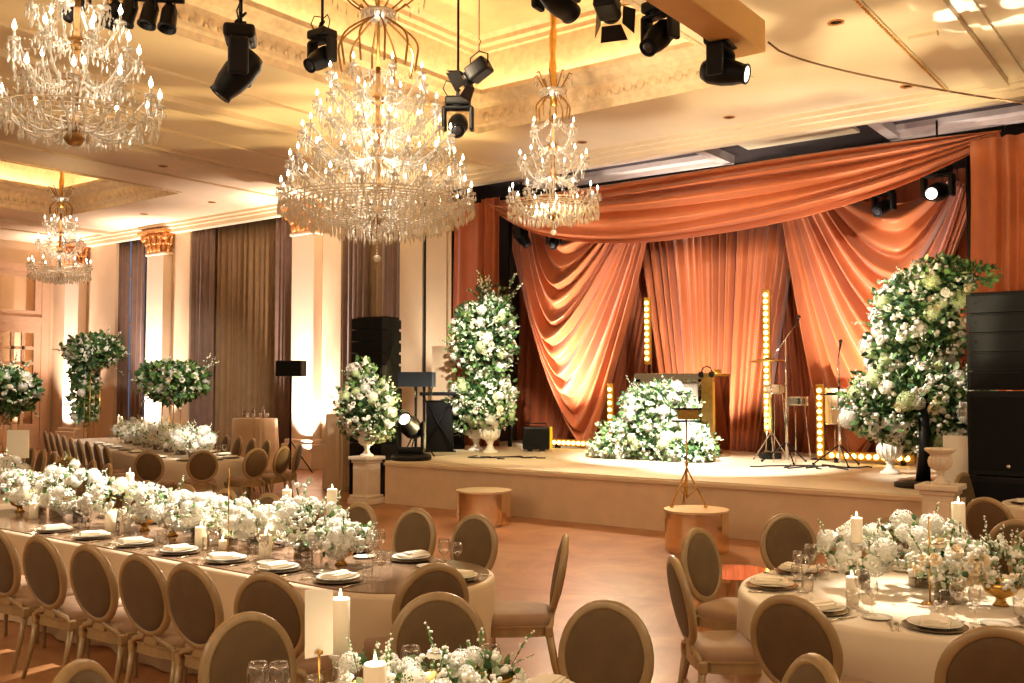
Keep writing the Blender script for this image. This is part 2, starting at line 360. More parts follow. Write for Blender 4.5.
# ---------------------------------------------------------------- the room
b = MB(); b.box((-12.5, 8, -.1), (37, 24, .2)); struct('floor', b, M['floor'])
def slab(x0, x1, y0, y1, z0, z1, b): return b.box(((x0 + x1) / 2, (y0 + y1) / 2, (z0 + z1) / 2), (x1 - x0, y1 - y0, z1 - z0))
b = MB(); X0, X1, Y0 = -30.6, 5.0, -3.6
slab(X0, X1, TY1, YW, CEIL, CEIL + .12, b); slab(X0, X1, Y0, TY0, CEIL, CEIL + .12, b)
for x0, x1 in ((X0, TRAYS[1][0]), (TRAYS[1][1], TRAYS[0][0]), (TRAYS[0][1], X1)): slab(x0, x1, TY0, TY1, CEIL, CEIL + .12, b)
struct('ceiling', b, M['ceiling'])
PROF = [(0, 6.5), (0, 6.47), (.05, 6.46), (.07, 6.56), (.10, 6.60), (.16, 6.86), (.22, 6.90), (.26, 6.92), (.34, 7.0), (.40, 7.02), (.40, 7.10), (.30, 7.12), (.28, 7.04), (-.32, 7.04),
        (-.32, 8.02), (-.27, 8.04), (-.27, 8.12), (-.20, 8.16), (-.20, 8.24), (-.10, 8.30)]
for k, (a, c) in enumerate(TRAYS):
    b = MB(); vs = []
    for o, z in PROF: vs += [(a + o, TY0 + o, z), (c - o, TY0 + o, z), (c - o, TY1 - o, z), (a + o, TY1 - o, z)]
    n = len(PROF)
    b.add(vs, [(j * 4 + i, j * 4 + (i + 1) % 4, (j + 1) * 4 + (i + 1) % 4, (j + 1) * 4 + i) for j in range(n - 1) for i in range(4)])
    # carved rosettes and leaf shapes along the frieze
    q = MB(); x = a + .3
    while x < c - .2: q.ball((x, TY1 - .125, 6.73), (.085, .025, .10), 8, 5); q.ball((x + .11, TY1 - .125, 6.68), (.03, .02, .04), 6, 4); x += .22
    y = TY0 + 3
    while y < TY1 - .2: q.ball((a + .125, y, 6.73), (.025, .085, .10), 8, 5); q.ball((a + .125, y + .11, 6.68), (.02, .03, .04), 6, 4); y += .22
    o = struct('trim_%d' % (k + 1), b, M['frieze']); q.build('frieze_carving', M['frieze'], o)
    b = MB(); slab(a - .4, c + .4, TY0 - .4, TY1 + .4, TOP, TOP + .1, b); struct('ceiling_tray', b, M['traytop'])
# shallow beams and mouldings that run towards the stage wall
b = MB()
for x, w, h in [(-12.2, .10, .04), (-13.3, .34, .10), (-13.62, .10, .05), (-15.0, .08, .04), (-16.6, .34, .10), (-16.28, .10, .05), (-18.2, .10, .04),
                (-3.44, .06, .03), (-2.74, .28, .10), (-2.40, .10, .05), (-1.2, .10, .04), (-26.5, .3, .08), (-28.2, .1, .04)]:
    slab(x - w / 2, x + w / 2, Y0, YW - .3, CEIL - h, CEIL, b)
for y in (9.4, 12.9): slab(-3.30, -2.95, y, y + .12, CEIL - .05, CEIL, b)
struct('ceiling_beam', b, M['ceiling'])
b = MB(); i = 0
y = 5.0
while y < 15.6: b.box((-3.44, y, CEIL - .035), (.035, .035, .03)); y += .09
tag(b.build('beaded_moulding', M['gilt']), None, None, None, 'structure')
# cornice of the stage wall and window wall
b = MB(); slab(X0, X1, YW - .30, YW + .02, 6.36, CEIL, b); slab(X0, X1, YW - .42, YW - .30, 6.43, CEIL, b); slab(X0, X1, YW - .2, YW + .02, 6.26, 6.36, b)
struct('trim_3', b, M['ceiling'])
# alcove behind the drapes
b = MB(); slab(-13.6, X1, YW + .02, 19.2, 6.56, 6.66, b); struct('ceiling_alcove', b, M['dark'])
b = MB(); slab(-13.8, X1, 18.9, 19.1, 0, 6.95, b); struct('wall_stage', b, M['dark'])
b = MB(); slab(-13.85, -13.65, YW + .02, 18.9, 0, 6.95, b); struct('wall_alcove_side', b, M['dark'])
for x0, x1 in [(-12.4, -7.9), (-4.9, -2.4)]:
    b = MB(); slab(x0, x1, 16.35, 16.55, 6.38, 6.56, b); slab(x0, x1, 17.7, 17.9, 6.38, 6.56, b); slab(x0, x0 + .2, 16.5, 17.8, 6.38, 6.56, b); slab(x1 - .2, x1, 16.5, 17.8, 6.38, 6.56, b)
    slab(x0 + .2, x1 - .2, 17.45, 17.7, 6.46, 6.56, b)
    struct('trim_4' if x0 < -10 else 'trim_5', b, M['lilac'])
b = MB(); slab(-7.4, -5.3, 16.2, 17.4, 6.50, 6.56, b); struct('trim_7', b, M['ceiling'])
# window wall with three curtained bays
BAYS = [(-26.8, -24.78), (-23.12, -18.62), (-17.1, -15.18)]
b = MB()
for x0, x1 in [(X0, BAYS[0][0]), (BAYS[0][1], BAYS[1][0]), (BAYS[1][1], BAYS[2][0]), (BAYS[2][1], -13.65)]: slab(x0, x1, YW, YW + .5, 0, 6.95, b)
struct('wall_windows', b, M['wall'])
b = MB(); slab(-15.0, -14.45, YW - .04, YW, .5, 6.1, b); slab(-14.34, -13.75, YW - .04, YW, .5, 6.1, b); struct('trim_6', b, M['wall'])
b = MB(); b.tube([(-14.39, YW - .03, .1), (-14.39, YW - .03, 6.2)], .03, 8); tag(b.build('cable_run', M['cable']), 'thin black cable run down the beige wall beside the orange drape', 'cable')
for k, (x0, x1) in enumerate(BAYS):
    b = MB(); slab(x0 - .05, x1 + .05, YW + .42, YW + .48, 0, 6.6, b); o = struct('window_%d' % (k + 1), b, M['night'])
    b = MB(); nn = max(2, round((x1 - x0) / .9))
    for i in range(nn + 1): x = x0 + (x1 - x0) * i / nn; slab(x - .04, x + .04, YW + .36, YW + .42, 0, 6.6, b)
    for z in (1.0, 2.4, 3.8, 5.2): slab(x0, x1, YW + .36, YW + .42, z, z + .06, b)
    b.build('window_frame', M['door'], o)
def curtain(x0, x1, y, z0, z1, folds, amp, m, name, label, cat='curtain', seed=0, top_gather=1.0, group=None):
    rn = random.Random(seed); ph = [rn.uniform(0, 6.28) for _ in range(4)]
    def fn(u, v):
        w = u + .006 * math.sin(9 * u * 6.28 + ph[0]); a = amp * (.65 + .35 * math.sin(3.1 * u * 6.28 + ph[1])) * (1 - .25 * v)
        yy = y + a * math.sin(w * folds * 2 * PI + ph[2]) + .3 * a * math.sin(w * folds * 4 * PI + ph[3] + v)
        return (x0 + (x1 - x0) * u + .01 * math.sin(5 * v + 20 * u), yy, z0 + (z1 - z0) * v)
    b = MB(); b.grid(fn, int(folds * 10), 8); o = b.build(name, m)
    s = o.modifiers.new('t', 'SOLIDIFY'); s.thickness = .008
    return tag(o, label, cat, group)
curtain(BAYS[0][0], -26.32, YW + .12, 0.02, 6.42, 4.5, .085, M['curtain'], 'curtain', 'brown curtain panel hanging beside the first lit pilaster, left of light slit', seed=1)
curtain(-26.2, -25.52, YW + .12, 0.02, 6.42, 3, .085, M['curtain'], 'curtain', 'narrow brown curtain panel between the two bluish window slits', seed=2)
curtain(-25.38, BAYS[0][1], YW + .12, 0.02, 6.42, 3.5, .085, M['curtain'], 'curtain', 'brown curtain panel touching the second lit pilaster', seed=3)
curtain(BAYS[1][0], -22.2, YW + .10, 0.02, 6.42, 5, .085, M['curtain'], 'curtain', 'dark brown curtain gathered at the left of the widest window', seed=4)
curtain(-22.6, -19.2, YW + .25, 0.02, 6.42, 15, .07, M['sheer'], 'sheer_curtain', 'olive brown pleated sheer across the widest window', seed=5)
curtain(-19.6, BAYS[1][1], YW + .10, 0.02, 6.42, 5, .085, M['curtain'], 'curtain', 'dark brown curtain gathered against the pilaster beside the speaker pole', seed=6)
curtain(BAYS[2][0], -16.35, YW + .10, 0.02, 6.42, 4.5, .085, M['curtain'], 'curtain', 'brown curtain at the left of the window behind the speaker tower', seed=7)
curtain(-16.6, -15.6, YW + .22, 0.02, 6.42, 5, .05, M['sheer'], 'sheer_curtain', 'narrow pleated sheer in the window behind the speaker tower', seed=8)
curtain(-15.85, BAYS[2][1], YW + .10, 0.02, 6.42, 4.5, .085, M['curtain'], 'curtain', 'brown curtain beside the beige wall panel, behind the speaker tower', seed=9)
# pilasters with gilded leafy capitals
for k, xc in enumerate((-28.78, -24.35, -18.15)):
    o = thing('pilaster', None, None, (xc, YW, 0)); o['kind'] = 'structure'
    b = MB(); b.box((0, -.14, 3.2), (.80, .28, 5.0), .015)
    b.box((0, -.15, 5.70), (.90, .34, .08), .02); b.build('shaft', M['pilaster'], o)
    b = MB(); b.box((0, -.2, .3), (1.1, .46, .6), .02); b.box((0, -.18, .65), (1.0, .40, .12), .03); b.build('plinth', M['pilaster'], o)
    b = MB(); b.lathe([(.40, 5.74), (.44, 5.80), (.42, 5.95), (.50, 6.15), (.60, 6.28)], 20, (0, -.12, 0), squash=.5)
    for row, (z, r, n) in enumerate([(5.86, .45, 9), (6.05, .50, 8)]):
        for i in range(n):
            a = PI + PI * (i + .5 * (row % 2)) / (n - .5)
            p = Vector((r * math.cos(a), -.12 + r * .62 * math.sin(a), z)); b.ball(p, (.06, .05, .13), 6, 5); b.ball(p + Vector((.03 * math.cos(a), .05 * math.sin(a), .11)), (.06, .045, .035), 6, 4)
    for sx in (-1, 1): b.lathe([(.02, -.05), (.11, -.04), (.12, .04), (.02, .05)], 14, (sx * .50, -.32, 6.18), (PI / 2, 0, 0))
    b.box((0, -.18, 6.31), (1.24, .60, .08), .02); b.build('capital', M['capital'], o)
# end wall with the panelled door
XE = -30.4
b = MB(); slab(XE - .2, XE, Y0, 12.6, 0, CEIL, b); slab(XE - .2, XE, 15.75, YW, 0, CEIL, b); slab(XE - .2, XE, 12.6, 15.75, 5.6, CEIL, b); struct('wall_end', b, M['wall'])
o = thing('door_1', None, None, (XE, 0, 0)); o['kind'] = 'structure'
b = MB(); slab(0, .10, 12.5, 12.75, 0, 5.7, b); slab(0, .10, 15.6, 15.85, 0, 5.7, b); slab(0, .12, 12.5, 15.85, 5.6, 5.8, b); slab(0, .09, 12.6, 15.7, 3.95, 4.15, b); slab(-.1, 0, 12.6, 15.75, 0, 5.6, b); b.build('door_frame', M['door'], o)
b = MB(); slab(0, .05, 12.75, 15.6, 4.15, 4.35, b); slab(0, .05, 12.75, 15.6, 5.4, 5.6, b)
for y in (12.75, 14.1, 15.4): slab(0, .05, y, y + .2, 4.35, 5.4, b)
b.build('transom', M['door'], o); b = MB(); slab(.005, .015, 12.95, 15.4, 4.35, 5.4, b); b.build('transom_mirror', M['mirror'], o)
for y0 in (12.75, 14.18):
    b = MB(); slab(0, .06, y0, y0 + 1.42, 0, .8, b); slab(0, .06, y0, y0 + 1.42, 3.65, 3.95, b); slab(0, .06, y0, y0 + .22, .8, 3.65, b); slab(0, .06, y0 + 1.2, y0 + 1.42, .8, 3.65, b)
    for i in range(1, 6): z = .8 + 2.85 * i / 6; slab(0, .05, y0 + .2, y0 + 1.22, z - .05, z + .05, b)
    for i in range(1, 3): y = y0 + .22 + .98 * i / 3; slab(0, .05, y - .05, y + .05, .8, 3.65, b)
    lf = b.build('door_leaf', M['door'], o); b = MB(); slab(.004, .012, y0 + .2, y0 + 1.22, .8, 3.65, b); b.build('door_mirror', M['mirror'], lf)
b = MB(); slab(XE, X0 + 17, YW - .05, YW - .001, 0, .18, b)
b = MB(); slab(XE, BAYS[0][0], YW - .04, YW, 0, .2, b); slab(BAYS[0][1], BAYS[1][0], YW - .04, YW, 0, .2, b); slab(BAYS[1][1], BAYS[2][0], YW - .04, YW, 0, .2, b); slab(BAYS[2][1], -13.7, YW - .04, YW, 0, .2, b)
struct('baseboard_windows', b, M['pilaster'])
# stage
SH = .72
SP = [(-2.55, 12.0), (-2.55, 18.6), (-13.6, 18.6), (-13.6, 14.0), (-11.7, 14.0), (-11.7, 12.0)]
b = MB(); b.prism(SP, SH - .04, SH); o = struct('floor_stage', b, M['stagetop'])
b = MB()
def skirt(u, v):
    L = [(-13.6, 18.5), (-13.6, 13.4), (-11.85, 12.0), (-2.55, 12.0), (-2.55, 18.5)]
    seg = [math.dist(L[i], L[i + 1]) for i in range(4)]; t = u * sum(seg); i = 0
    while i < 3 and t > seg[i]: t -= seg[i]; i += 1
    f = t / seg[i]; return (L[i][0] + (L[i + 1][0] - L[i][0]) * f, L[i][1] + (L[i + 1][1] - L[i][1]) * f, v * SH * .999)
b = MB(); b.prism(SP, 0.0, SH - .04); b.box((-7.12, 11.985, SH - .05), (9.16, .04, .05)); b.build('stage_skirt', M['stage'], o)
# recessed downlights
DL = [(582, 142, 'beside the small chandelier near the stage'), (729, 117, 'above the centre of the orange swag'), (836, 22, 'in the gold-patterned ceiling near the beaded moulding'), (907, 86, 'at the stage end of the beaded moulding'),
      (163, 166, 'between the two ceiling trays'), (144, 214, 'over the window wall beside the second pilaster'), (212, 202, 'over the widest curtained window'), (76, 226, 'above the farthest small chandelier')]
dm = MB().lathe([(.10, 0), (.10, -.012), (.075, -.014), (.07, .0)], 20).mesh('downlight', M['capital']); dl2 = MB().lathe([(.072, -.004), (.0, -.004)], 20).mesh('downlight_lens', M['black'])
for u, v, t in DL:
    p = at(u, v, z=CEIL); o = use(dm, 'recessed_downlight', None, p); tag(o, 'small dark round downlight ' + t, 'downlight', 'recessed ceiling downlights'); use(dl2, 'lens', o)

# ---------------------------------------------------------------- stage drapes
def sm(t): return t * t * (3 - 2 * t)
def lerp(a, c, t): return a + (c - a) * t
def fold(x):                                   # rounded crests with tight valleys
    s = .5 + .5 * math.sin(x); return s ** .8
def lip(x):                                    # a fold that swells outward, then tucks back sharply
    p = (x / (2 * PI)) % 1.0; return sm(p / .72) if p < .72 else 1 - sm((p - .72) / .28)
def drape(name, fn, nu, nv, m, label, cat='drape', group='orange stage drapes'):
    b = MB(); b.grid(fn, nu, nv); o = b.build(name, m); s = o.modifiers.new('t', 'SOLIDIFY'); s.thickness = .006
    return tag(o, label, cat, group)
def swag_fn(top, L, R, Bx, nf, amp, y, wob, pw=(1.9, 1.5)):
    """Cowl of hanging folds. L, R, Bx: pixel tracks (t=0 top fold, t=1 lowest) of the left pin, right pin and lowest point."""
    tr = lambda K, t: (lerp(lerp(K[0][0], K[1][0], min(1, 2 * t)), K[2][0], max(0, 2 * t - 1)), lerp(lerp(K[0][1], K[1][1], min(1, 2 * t)), K[2][1], max(0, 2 * t - 1)))
    def fn(s, t):
        tt = t + .012 * math.sin(7 * s + wob) * math.sin(PI * t)
        (lu, lv), (ru, rv), (bu, bv) = tr(L, tt), tr(R, tt), tr(Bx, tt)
        # quadratic through the pins and the lowest point
        p = lerp(pw[0], pw[1], tt); c = 2 * s - 1; e = abs(c) ** p
        if s < .5: u = bu + (lu - bu) * (abs(c) ** 1.05); v = bv + (lv - bv) * e
        else: u = bu + (ru - bu) * (abs(c) ** 1.05); v = bv + (rv - bv) * e
        k = (1 - abs(c) ** 4) * .72 + .28
        ph = tt * nf * 2 * PI + .5 * math.sin(2.2 * s * PI + wob)
        a = amp * k * (.7 + .3 * math.sin(ph * .37 + 1)); dy = -a * lip(ph) - .3 * k * math.sin(PI * s)
        q = at(u, v, y=y); return (q.x, q.y + dy, q.z)
    return fn
def pleat_fn(T, B, nf, amp, y, seed, ybot=None, curve=0):
    """Pleated fall. T, B: (u0, v0, u1, v1) pixel ends of its top and bottom edge on the plane y."""
    rn = random.Random(seed); ph = [rn.uniform(0, 6.28) for _ in range(3)]
    a0, a1 = at(T[0], T[1], y=y), at(T[2], T[3], y=y); c0, c1 = at(B[0], B[1], y=ybot or y), at(B[2], B[3], y=ybot or y)
    def fn(u, v):
        w = u + .012 * math.sin(5 * u * 6.28 + ph[0]); p = a0.lerp(a1, u).lerp(c0.lerp(c1, u), v)
        x = w * nf * 2 * PI; d = amp * (.6 + .4 * math.sin(2.3 * u * 6.28 + ph[1])) * (math.sin(x) + .35 * math.sin(2.1 * x + ph[2]))
        return (p.x + curve * math.sin(PI * v), p.y - d, p.z)
    return fn
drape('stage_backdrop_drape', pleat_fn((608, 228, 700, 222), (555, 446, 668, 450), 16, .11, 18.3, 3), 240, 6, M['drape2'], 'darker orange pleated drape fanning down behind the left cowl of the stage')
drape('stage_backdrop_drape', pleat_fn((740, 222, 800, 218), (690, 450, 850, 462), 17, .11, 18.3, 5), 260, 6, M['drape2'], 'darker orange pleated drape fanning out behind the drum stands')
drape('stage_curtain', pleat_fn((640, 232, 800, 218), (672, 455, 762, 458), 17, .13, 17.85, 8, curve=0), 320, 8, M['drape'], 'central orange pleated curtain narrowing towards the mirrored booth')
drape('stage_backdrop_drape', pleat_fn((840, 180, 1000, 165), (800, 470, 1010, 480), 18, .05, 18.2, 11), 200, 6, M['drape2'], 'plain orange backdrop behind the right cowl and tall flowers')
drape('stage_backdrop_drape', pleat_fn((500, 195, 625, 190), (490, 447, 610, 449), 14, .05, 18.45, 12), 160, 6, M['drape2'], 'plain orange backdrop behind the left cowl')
drape('cowl_drape', swag_fn(0, [(548, 226), (518, 222), (509, 232)], [(600, 228), (628, 226), (650, 226)], [(575, 236), (560, 345), (596, 448)], 12, .27, 17.3, .4, (1.9, 1.4)), 80, 380, M['drape'],
      'orange cowl of deep hanging folds left of the central curtain, brightly spotlit')
drape('cowl_drape', swag_fn(0, [(838, 195), (806, 210), (781, 214)], [(952, 178), (966, 186), (974, 200)], [(900, 206), (908, 345), (850, 478)], 11, .27, 17.3, 1.7, (1.9, 1.4)), 80, 380, M['drape'],
      'orange cowl of deep hanging folds behind the tall white flower column')
def topswag(s, t):
    u = lerp(494, 1002, s); v0 = lerp(202, 131, s) - 4 * math.sin(PI * s); dip = (1 - abs(2 * (s ** .82) - 1) ** 2.2)
    v = v0 + t * (dip * 64 + 7) + 2 * math.sin(t * 9 + s * 5) * dip
    ph = (t ** .9) * 5.3 * 2 * PI + 2.2 * s + .5 * math.sin(5 * s)
    q = at(u, v, y=16.15); return (q.x, q.y - .22 * lip(ph) * (.35 + .65 * dip) * (.7 + .3 * math.sin(ph * .31 + 2 + 3 * s)) - .12 * math.sin(PI * t), q.z)
drape('swag_drape', topswag, 150, 170, M['drape'], 'wide orange swag slung across the whole top of the stage')
a = at(452, 205, y=16.0); c = at(492, 203, y=16.0); e = at(512, 203, y=16.2)
def side(x0, x1, y, z0, z1, nf, amp, seed):
    rn = random.Random(seed); p1, p2 = rn.uniform(0, 6), rn.uniform(0, 6)
    def fn(u, v):
        x = u * nf * 2 * PI + .6 * math.sin(u * 9 + p2); return (lerp(x0, x1, u) + .02 * math.sin(7 * v + p1), y + amp * math.sin(x + p1) * (.6 + .4 * math.sin(3 * u * PI + p2)) , lerp(z0, z1, v))
    return fn
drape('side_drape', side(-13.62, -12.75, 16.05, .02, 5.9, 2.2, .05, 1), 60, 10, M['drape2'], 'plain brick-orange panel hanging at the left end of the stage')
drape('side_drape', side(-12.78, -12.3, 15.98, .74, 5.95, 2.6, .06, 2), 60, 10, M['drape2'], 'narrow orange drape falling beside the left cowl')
drape('side_drape', side(at(968, 140, y=15.4).x, at(1050, 140, y=15.4).x, 15.4, .74, at(975, 140, y=15.4).z, 5, .06, 3), 120, 10, M['drape'], 'gathered orange drape hanging behind the right speaker tower')
b = MB(); b.tube([at(494, 200, y=16.25), at(1004, 129, y=16.25)], .05, 8)
for u in (510, 968):
    p = at(u, 200 if u < 600 else 150, y=16.3); b.tube([(p.x, p.y, SH), (p.x, p.y, p.z + .1)], .045, 8)
tag(b.build('drape_frame', M['blackm']), 'black pipe frame carrying the orange stage drapes', 'frame')
# ---------------------------------------------------------------- chairs
def make_chair():
    t = thing('dining_chair', 'x', 'chair')
    sh = lambda w0, w1, d, n=10: None
    def outline(k):                                 # rounded trapezoid seat
        pts = []
        for i in range(40):
            a = 2 * PI * i / 40; cx, sy = math.cos(a), math.sin(a); e = .45
            x = math.copysign(abs(cx) ** e, cx); y = math.copysign(abs(sy) ** e, sy); pts.append((x * (.235 + .022 * y) * k, y * .225 * k + (.012 if y > 0 else 0)))
        return pts
    b = MB(); b.prism(outline(1.0), .375, .425); b.prism(outline(1.03), .425, .437); b.prism(outline(1.015), .368, .376)
    for sx in (-1, 1): b.box((sx * .225, .205, .40), (.055, .055, .07), .008); b.box((sx * .205, -.205, .40), (.05, .05, .07), .008)
    b.build('seat_frame', M['wood'], t)
    b = MB(); O = outline(1); lev = [(.985, .435), (1.0, .45), (1.0, .475), (.96, .495), (.80, .508), (.45, .514), (.0, .515)]; vs = []
    for k, z in lev: vs += [(x * k, y * k, z) for x, y in O]
    n = len(O); b.add(vs, [(j * n + i, j * n + (i + 1) % n, (j + 1) * n + (i + 1) % n, (j + 1) * n + i) for j in range(len(lev) - 1) for i in range(n)], True); b.build('seat_cushion', M['seat'], t)
    front = MB().lathe([(.012, 0), (.014, .03), (.012, .035), (.021, .27), (.023, .30), (.017, .31), (.017, .325), (.026, .335), (.026, .35), (.02, .358), (.02, .37)], 12).mesh('leg', M['wood'])
    for sx in (-1, 1): use(front, 'leg', t, (sx * .222, .20, 0))
    for sx in (-1, 1):
        b = MB(); b.tube([(sx * .215, -.285, 0), (sx * .208, -.235, .2), (sx * .205, -.205, .38)], [.013, .018, .024], 8); b.build('leg', M['wood'], t)
    R = Matrix.Translation((0, -.215, .42)) @ Matrix.Rotation(math.radians(11), 4, 'X')
    def ov(rx, rz, dy=0, n=40, cz=.325): return [R @ Vector((rx * math.cos(2 * PI * i / n), dy, cz + rz * math.sin(2 * PI * i / n))) for i in range(n)]
    b = MB(); n = 40; rings = []
    for rx, rz, dy in [(.195, .215, -.014), (.205, .225, -.022), (.222, .243, -.020), (.236, .258, -.010), (.240, .262, 0), (.236, .258, .012), (.226, .247, .022), (.214, .235, .019), (.208, .228, .024), (.195, .215, .016)]: rings.append(ov(rx, rz, dy))
    k = len(rings); vs = [p for r in rings for p in r]
    b.add(vs, [(j % k * n + i, (j + 1) % k * n + i, (j + 1) % k * n + (i + 1) % n, j % k * n + (i + 1) % n) for j in range(k) for i in range(n)], True); b.build('backrest_frame', M['wood'], t)
    for sgn in (1, -1):
        b = MB(); vs = []
        for q, dy in [(1, .012), (.93, .024), (.75, .032), (.4, .037), (0.001, .038)]: vs += ov(.203 * q, .223 * q, dy * sgn)
        b.add(vs, [(j * n + i, j * n + (i + 1) % n, (j + 1) * n + (i + 1) % n, (j + 1) * n + i) if sgn < 0 else (j * n + (i + 1) % n, j * n + i, (j + 1) * n + i, (j + 1) * n + (i + 1) % n) for j in range(4) for i in range(n)], True)
        b.build('backrest_pad', M['pad'], t)
    b = MB(); 
    for sx in (-1, 1): b.tube([(sx * .20, -.205, .40), R @ Vector((sx * .17, 0, .03)), R @ Vector((sx * .07, 0, .055)), R @ Vector((sx * .05, 0, .085))], [.022, .018, .018, .02], 8)
    b.box(R @ Vector((0, 0, .045)), (.13, .028, .06), .008); b.build('back_support', M['wood'], t)
    return t
CHAIR = make_chair(); index_kids(); chair_used = []
def chair(bx, by, fx, fy, label, group, top=True):
    """A chair whose backrest top stands at (bx, by), facing the point (fx, fy)."""
    d = Vector((fx - bx, fy - by)).normalized(); rz = math.atan2(-d.x, d.y); x, y = bx + d.x * .33, by + d.y * .33
    if not chair_used:
        CHAIR.location = (x, y, 0); CHAIR.rotation_euler = (0, 0, rz); CHAIR['label'] = label; CHAIR['group'] = group; chair_used.append(1); return CHAIR
    return copy_tree(CHAIR, (x, y, 0), rz, label, group)
CH = 'oval-back chair '
# long mirror-topped table
T1Y, T1R, T1E = 4.73, .62, -4.47
for i, x in enumerate((-4.22, -4.81, -5.30, -5.87, -6.48, -7.1, -7.7)):
    chair(x, 3.34 if i else 3.42, x + (-.12 if i else -.55), 5.4, CH + 'camera side of the long mirrored table, %s from its rounded end' % ORD[i], 'chairs along the camera side of the long table')
for i, x in enumerate((-4.81, -5.44, -6.1, -6.75, -7.3, -7.95, -8.6, -9.3)):
    chair(x, 5.97, x + (-.02 if i else -.05), 4.2, CH + 'stage side of the long mirrored table, %s from its rounded end' % ORD[i], 'chairs along the stage side of the long table')
chair(-3.67, 4.17, -5.2, 4.85, CH + 'at the rounded end of the long table, back partly hiding its cloth', 'chairs at the rounded end of the long table')
chair(-3.66, 5.50, -4.9, 4.62, CH + 'seen side-on beyond the rounded end of the long table', 'chairs at the rounded end of the long table')
# round table with the blank card sign
T5 = (-2.2, 2.6)
for (x, y), s in [((-3.44, 1.91), 'lowest at the frame edge beside the wine glasses'), ((-3.56, 2.77), 'behind the blank white card sign'), ((-3.16, 3.61), 'behind the white roses, overlapping the long table'),
                  ((-2.4, 3.96), 'alone against open floor'), ((-1.35, 3.55), 'low at the frame edge, only its rim showing')]:
    _d = Vector((x - T5[0], y - T5[1])); _l = max(1.38, _d.length); x, y = T5[0] + _d.x * _l / _d.length, T5[1] + _d.y * _l / _d.length
    chair(x, y, T5[0], T5[1], CH + 'at the round card-sign table, ' + s, 'chairs around the card-sign table')
# round table under the stage, right
T4 = (-1.58, 6.15)
for (x, y), s in [((-2.71, 5.19), 'side-on, lower of two near the drums'), ((-3.12, 6.32), 'three-quarter on beside the lowest mirrored drum'), ((-2.9, 7.47), 'facing forward between the drum and wine glasses'),
                  ((-2.16, 7.95), 'hidden behind the white flowers'), ((-1.76, 4.57), 'large dark back in front of the dinner plates'), ((-.84, 4.50), 'cut by the frame below the wine glasses'), ((-1.15, 7.9), 'beyond the tall candle')]:
    chair(x, y, T4[0], T4[1], CH + 'at the round flower table, ' + s, 'chairs around the round table below the stage')
T6 = tuple(at(1088, 506, z=.75)[:2])
for (x, y), s in [((-1.36, 8.15), 'lowest of three by the black speakers'), ((-1.86, 9.60), 'middle of three by the black speakers'), (tuple(at(1007, 478, z=.97)[:2]), 'highest of three by the black speakers')]:
    _d = Vector((x - T6[0], y - T6[1])); _l = max(1.4, _d.length); x, y = T6[0] + _d.x * _l / _d.length, T6[1] + _d.y * _l / _d.length
    chair(x, y, T6[0], T6[1], CH + 'at the small corner table, ' + s, 'chairs at the corner table by the speakers')
# long table by the window curtains: its axis runs along A2
A2 = Vector((-.944, .33)); N2 = Vector((.33, .944)); E2 = Vector((-14.35, 10.15))
for i in range(9):
    p = E2 + A2 * (.45 + .80 * i) - N2 * 1.42
    chair(p.x, p.y, p.x + N2.x, p.y + N2.y, CH + 'camera side of the curtain table, %s from its rounded end' % ORD[i], 'chairs along the camera side of the curtain table')
for i in range(6):
    p = E2 + A2 * (.5 + .80 * i) + N2 * 1.42
    chair(p.x, p.y, p.x - N2.x, p.y - N2.y, CH + 'window side of the curtain table, %s from its rounded end' % ORD[i], 'chairs along the window side of the curtain table')
for (x, y), s in [((-12.95, 9.25), 'squarely back-on'), ((-12.70, 10.10), 'turned three-quarters away'), ((-12.85, 10.78), 'just beyond the turned one'), ((-13.12, 11.35), 'edge-on next to the speaker pole'), ((-13.45, 8.62), 'leaning over the dark row')]:
    chair(x, y, -14.6, 10.25, CH + 'at the rounded end of the curtain table, ' + s, 'chairs at the rounded end of the curtain table')
# yellow-lit table at the frame edge
A0 = Vector((-.965, .26)); N0 = Vector((.26, .965)); E0 = Vector((-11.2, 5.35))
for i in range(1, 10):
    if i == 3: continue
    p = E0 + A0 * (.2 + .72 * i) + N0 * 1.42
    chair(p.x, p.y, p.x - N0.x, p.y - N0.y, CH + 'far side of the yellow-lit table, %s from its end' % ORD[i - 1 - (i > 3)], 'chairs along the far side of the yellow-lit table')
chair(-13.35, 7.28, -12.6, 5.6, CH + 'glowing golden behind two glasses of the yellow-lit table', 'chairs along the far side of the yellow-lit table')

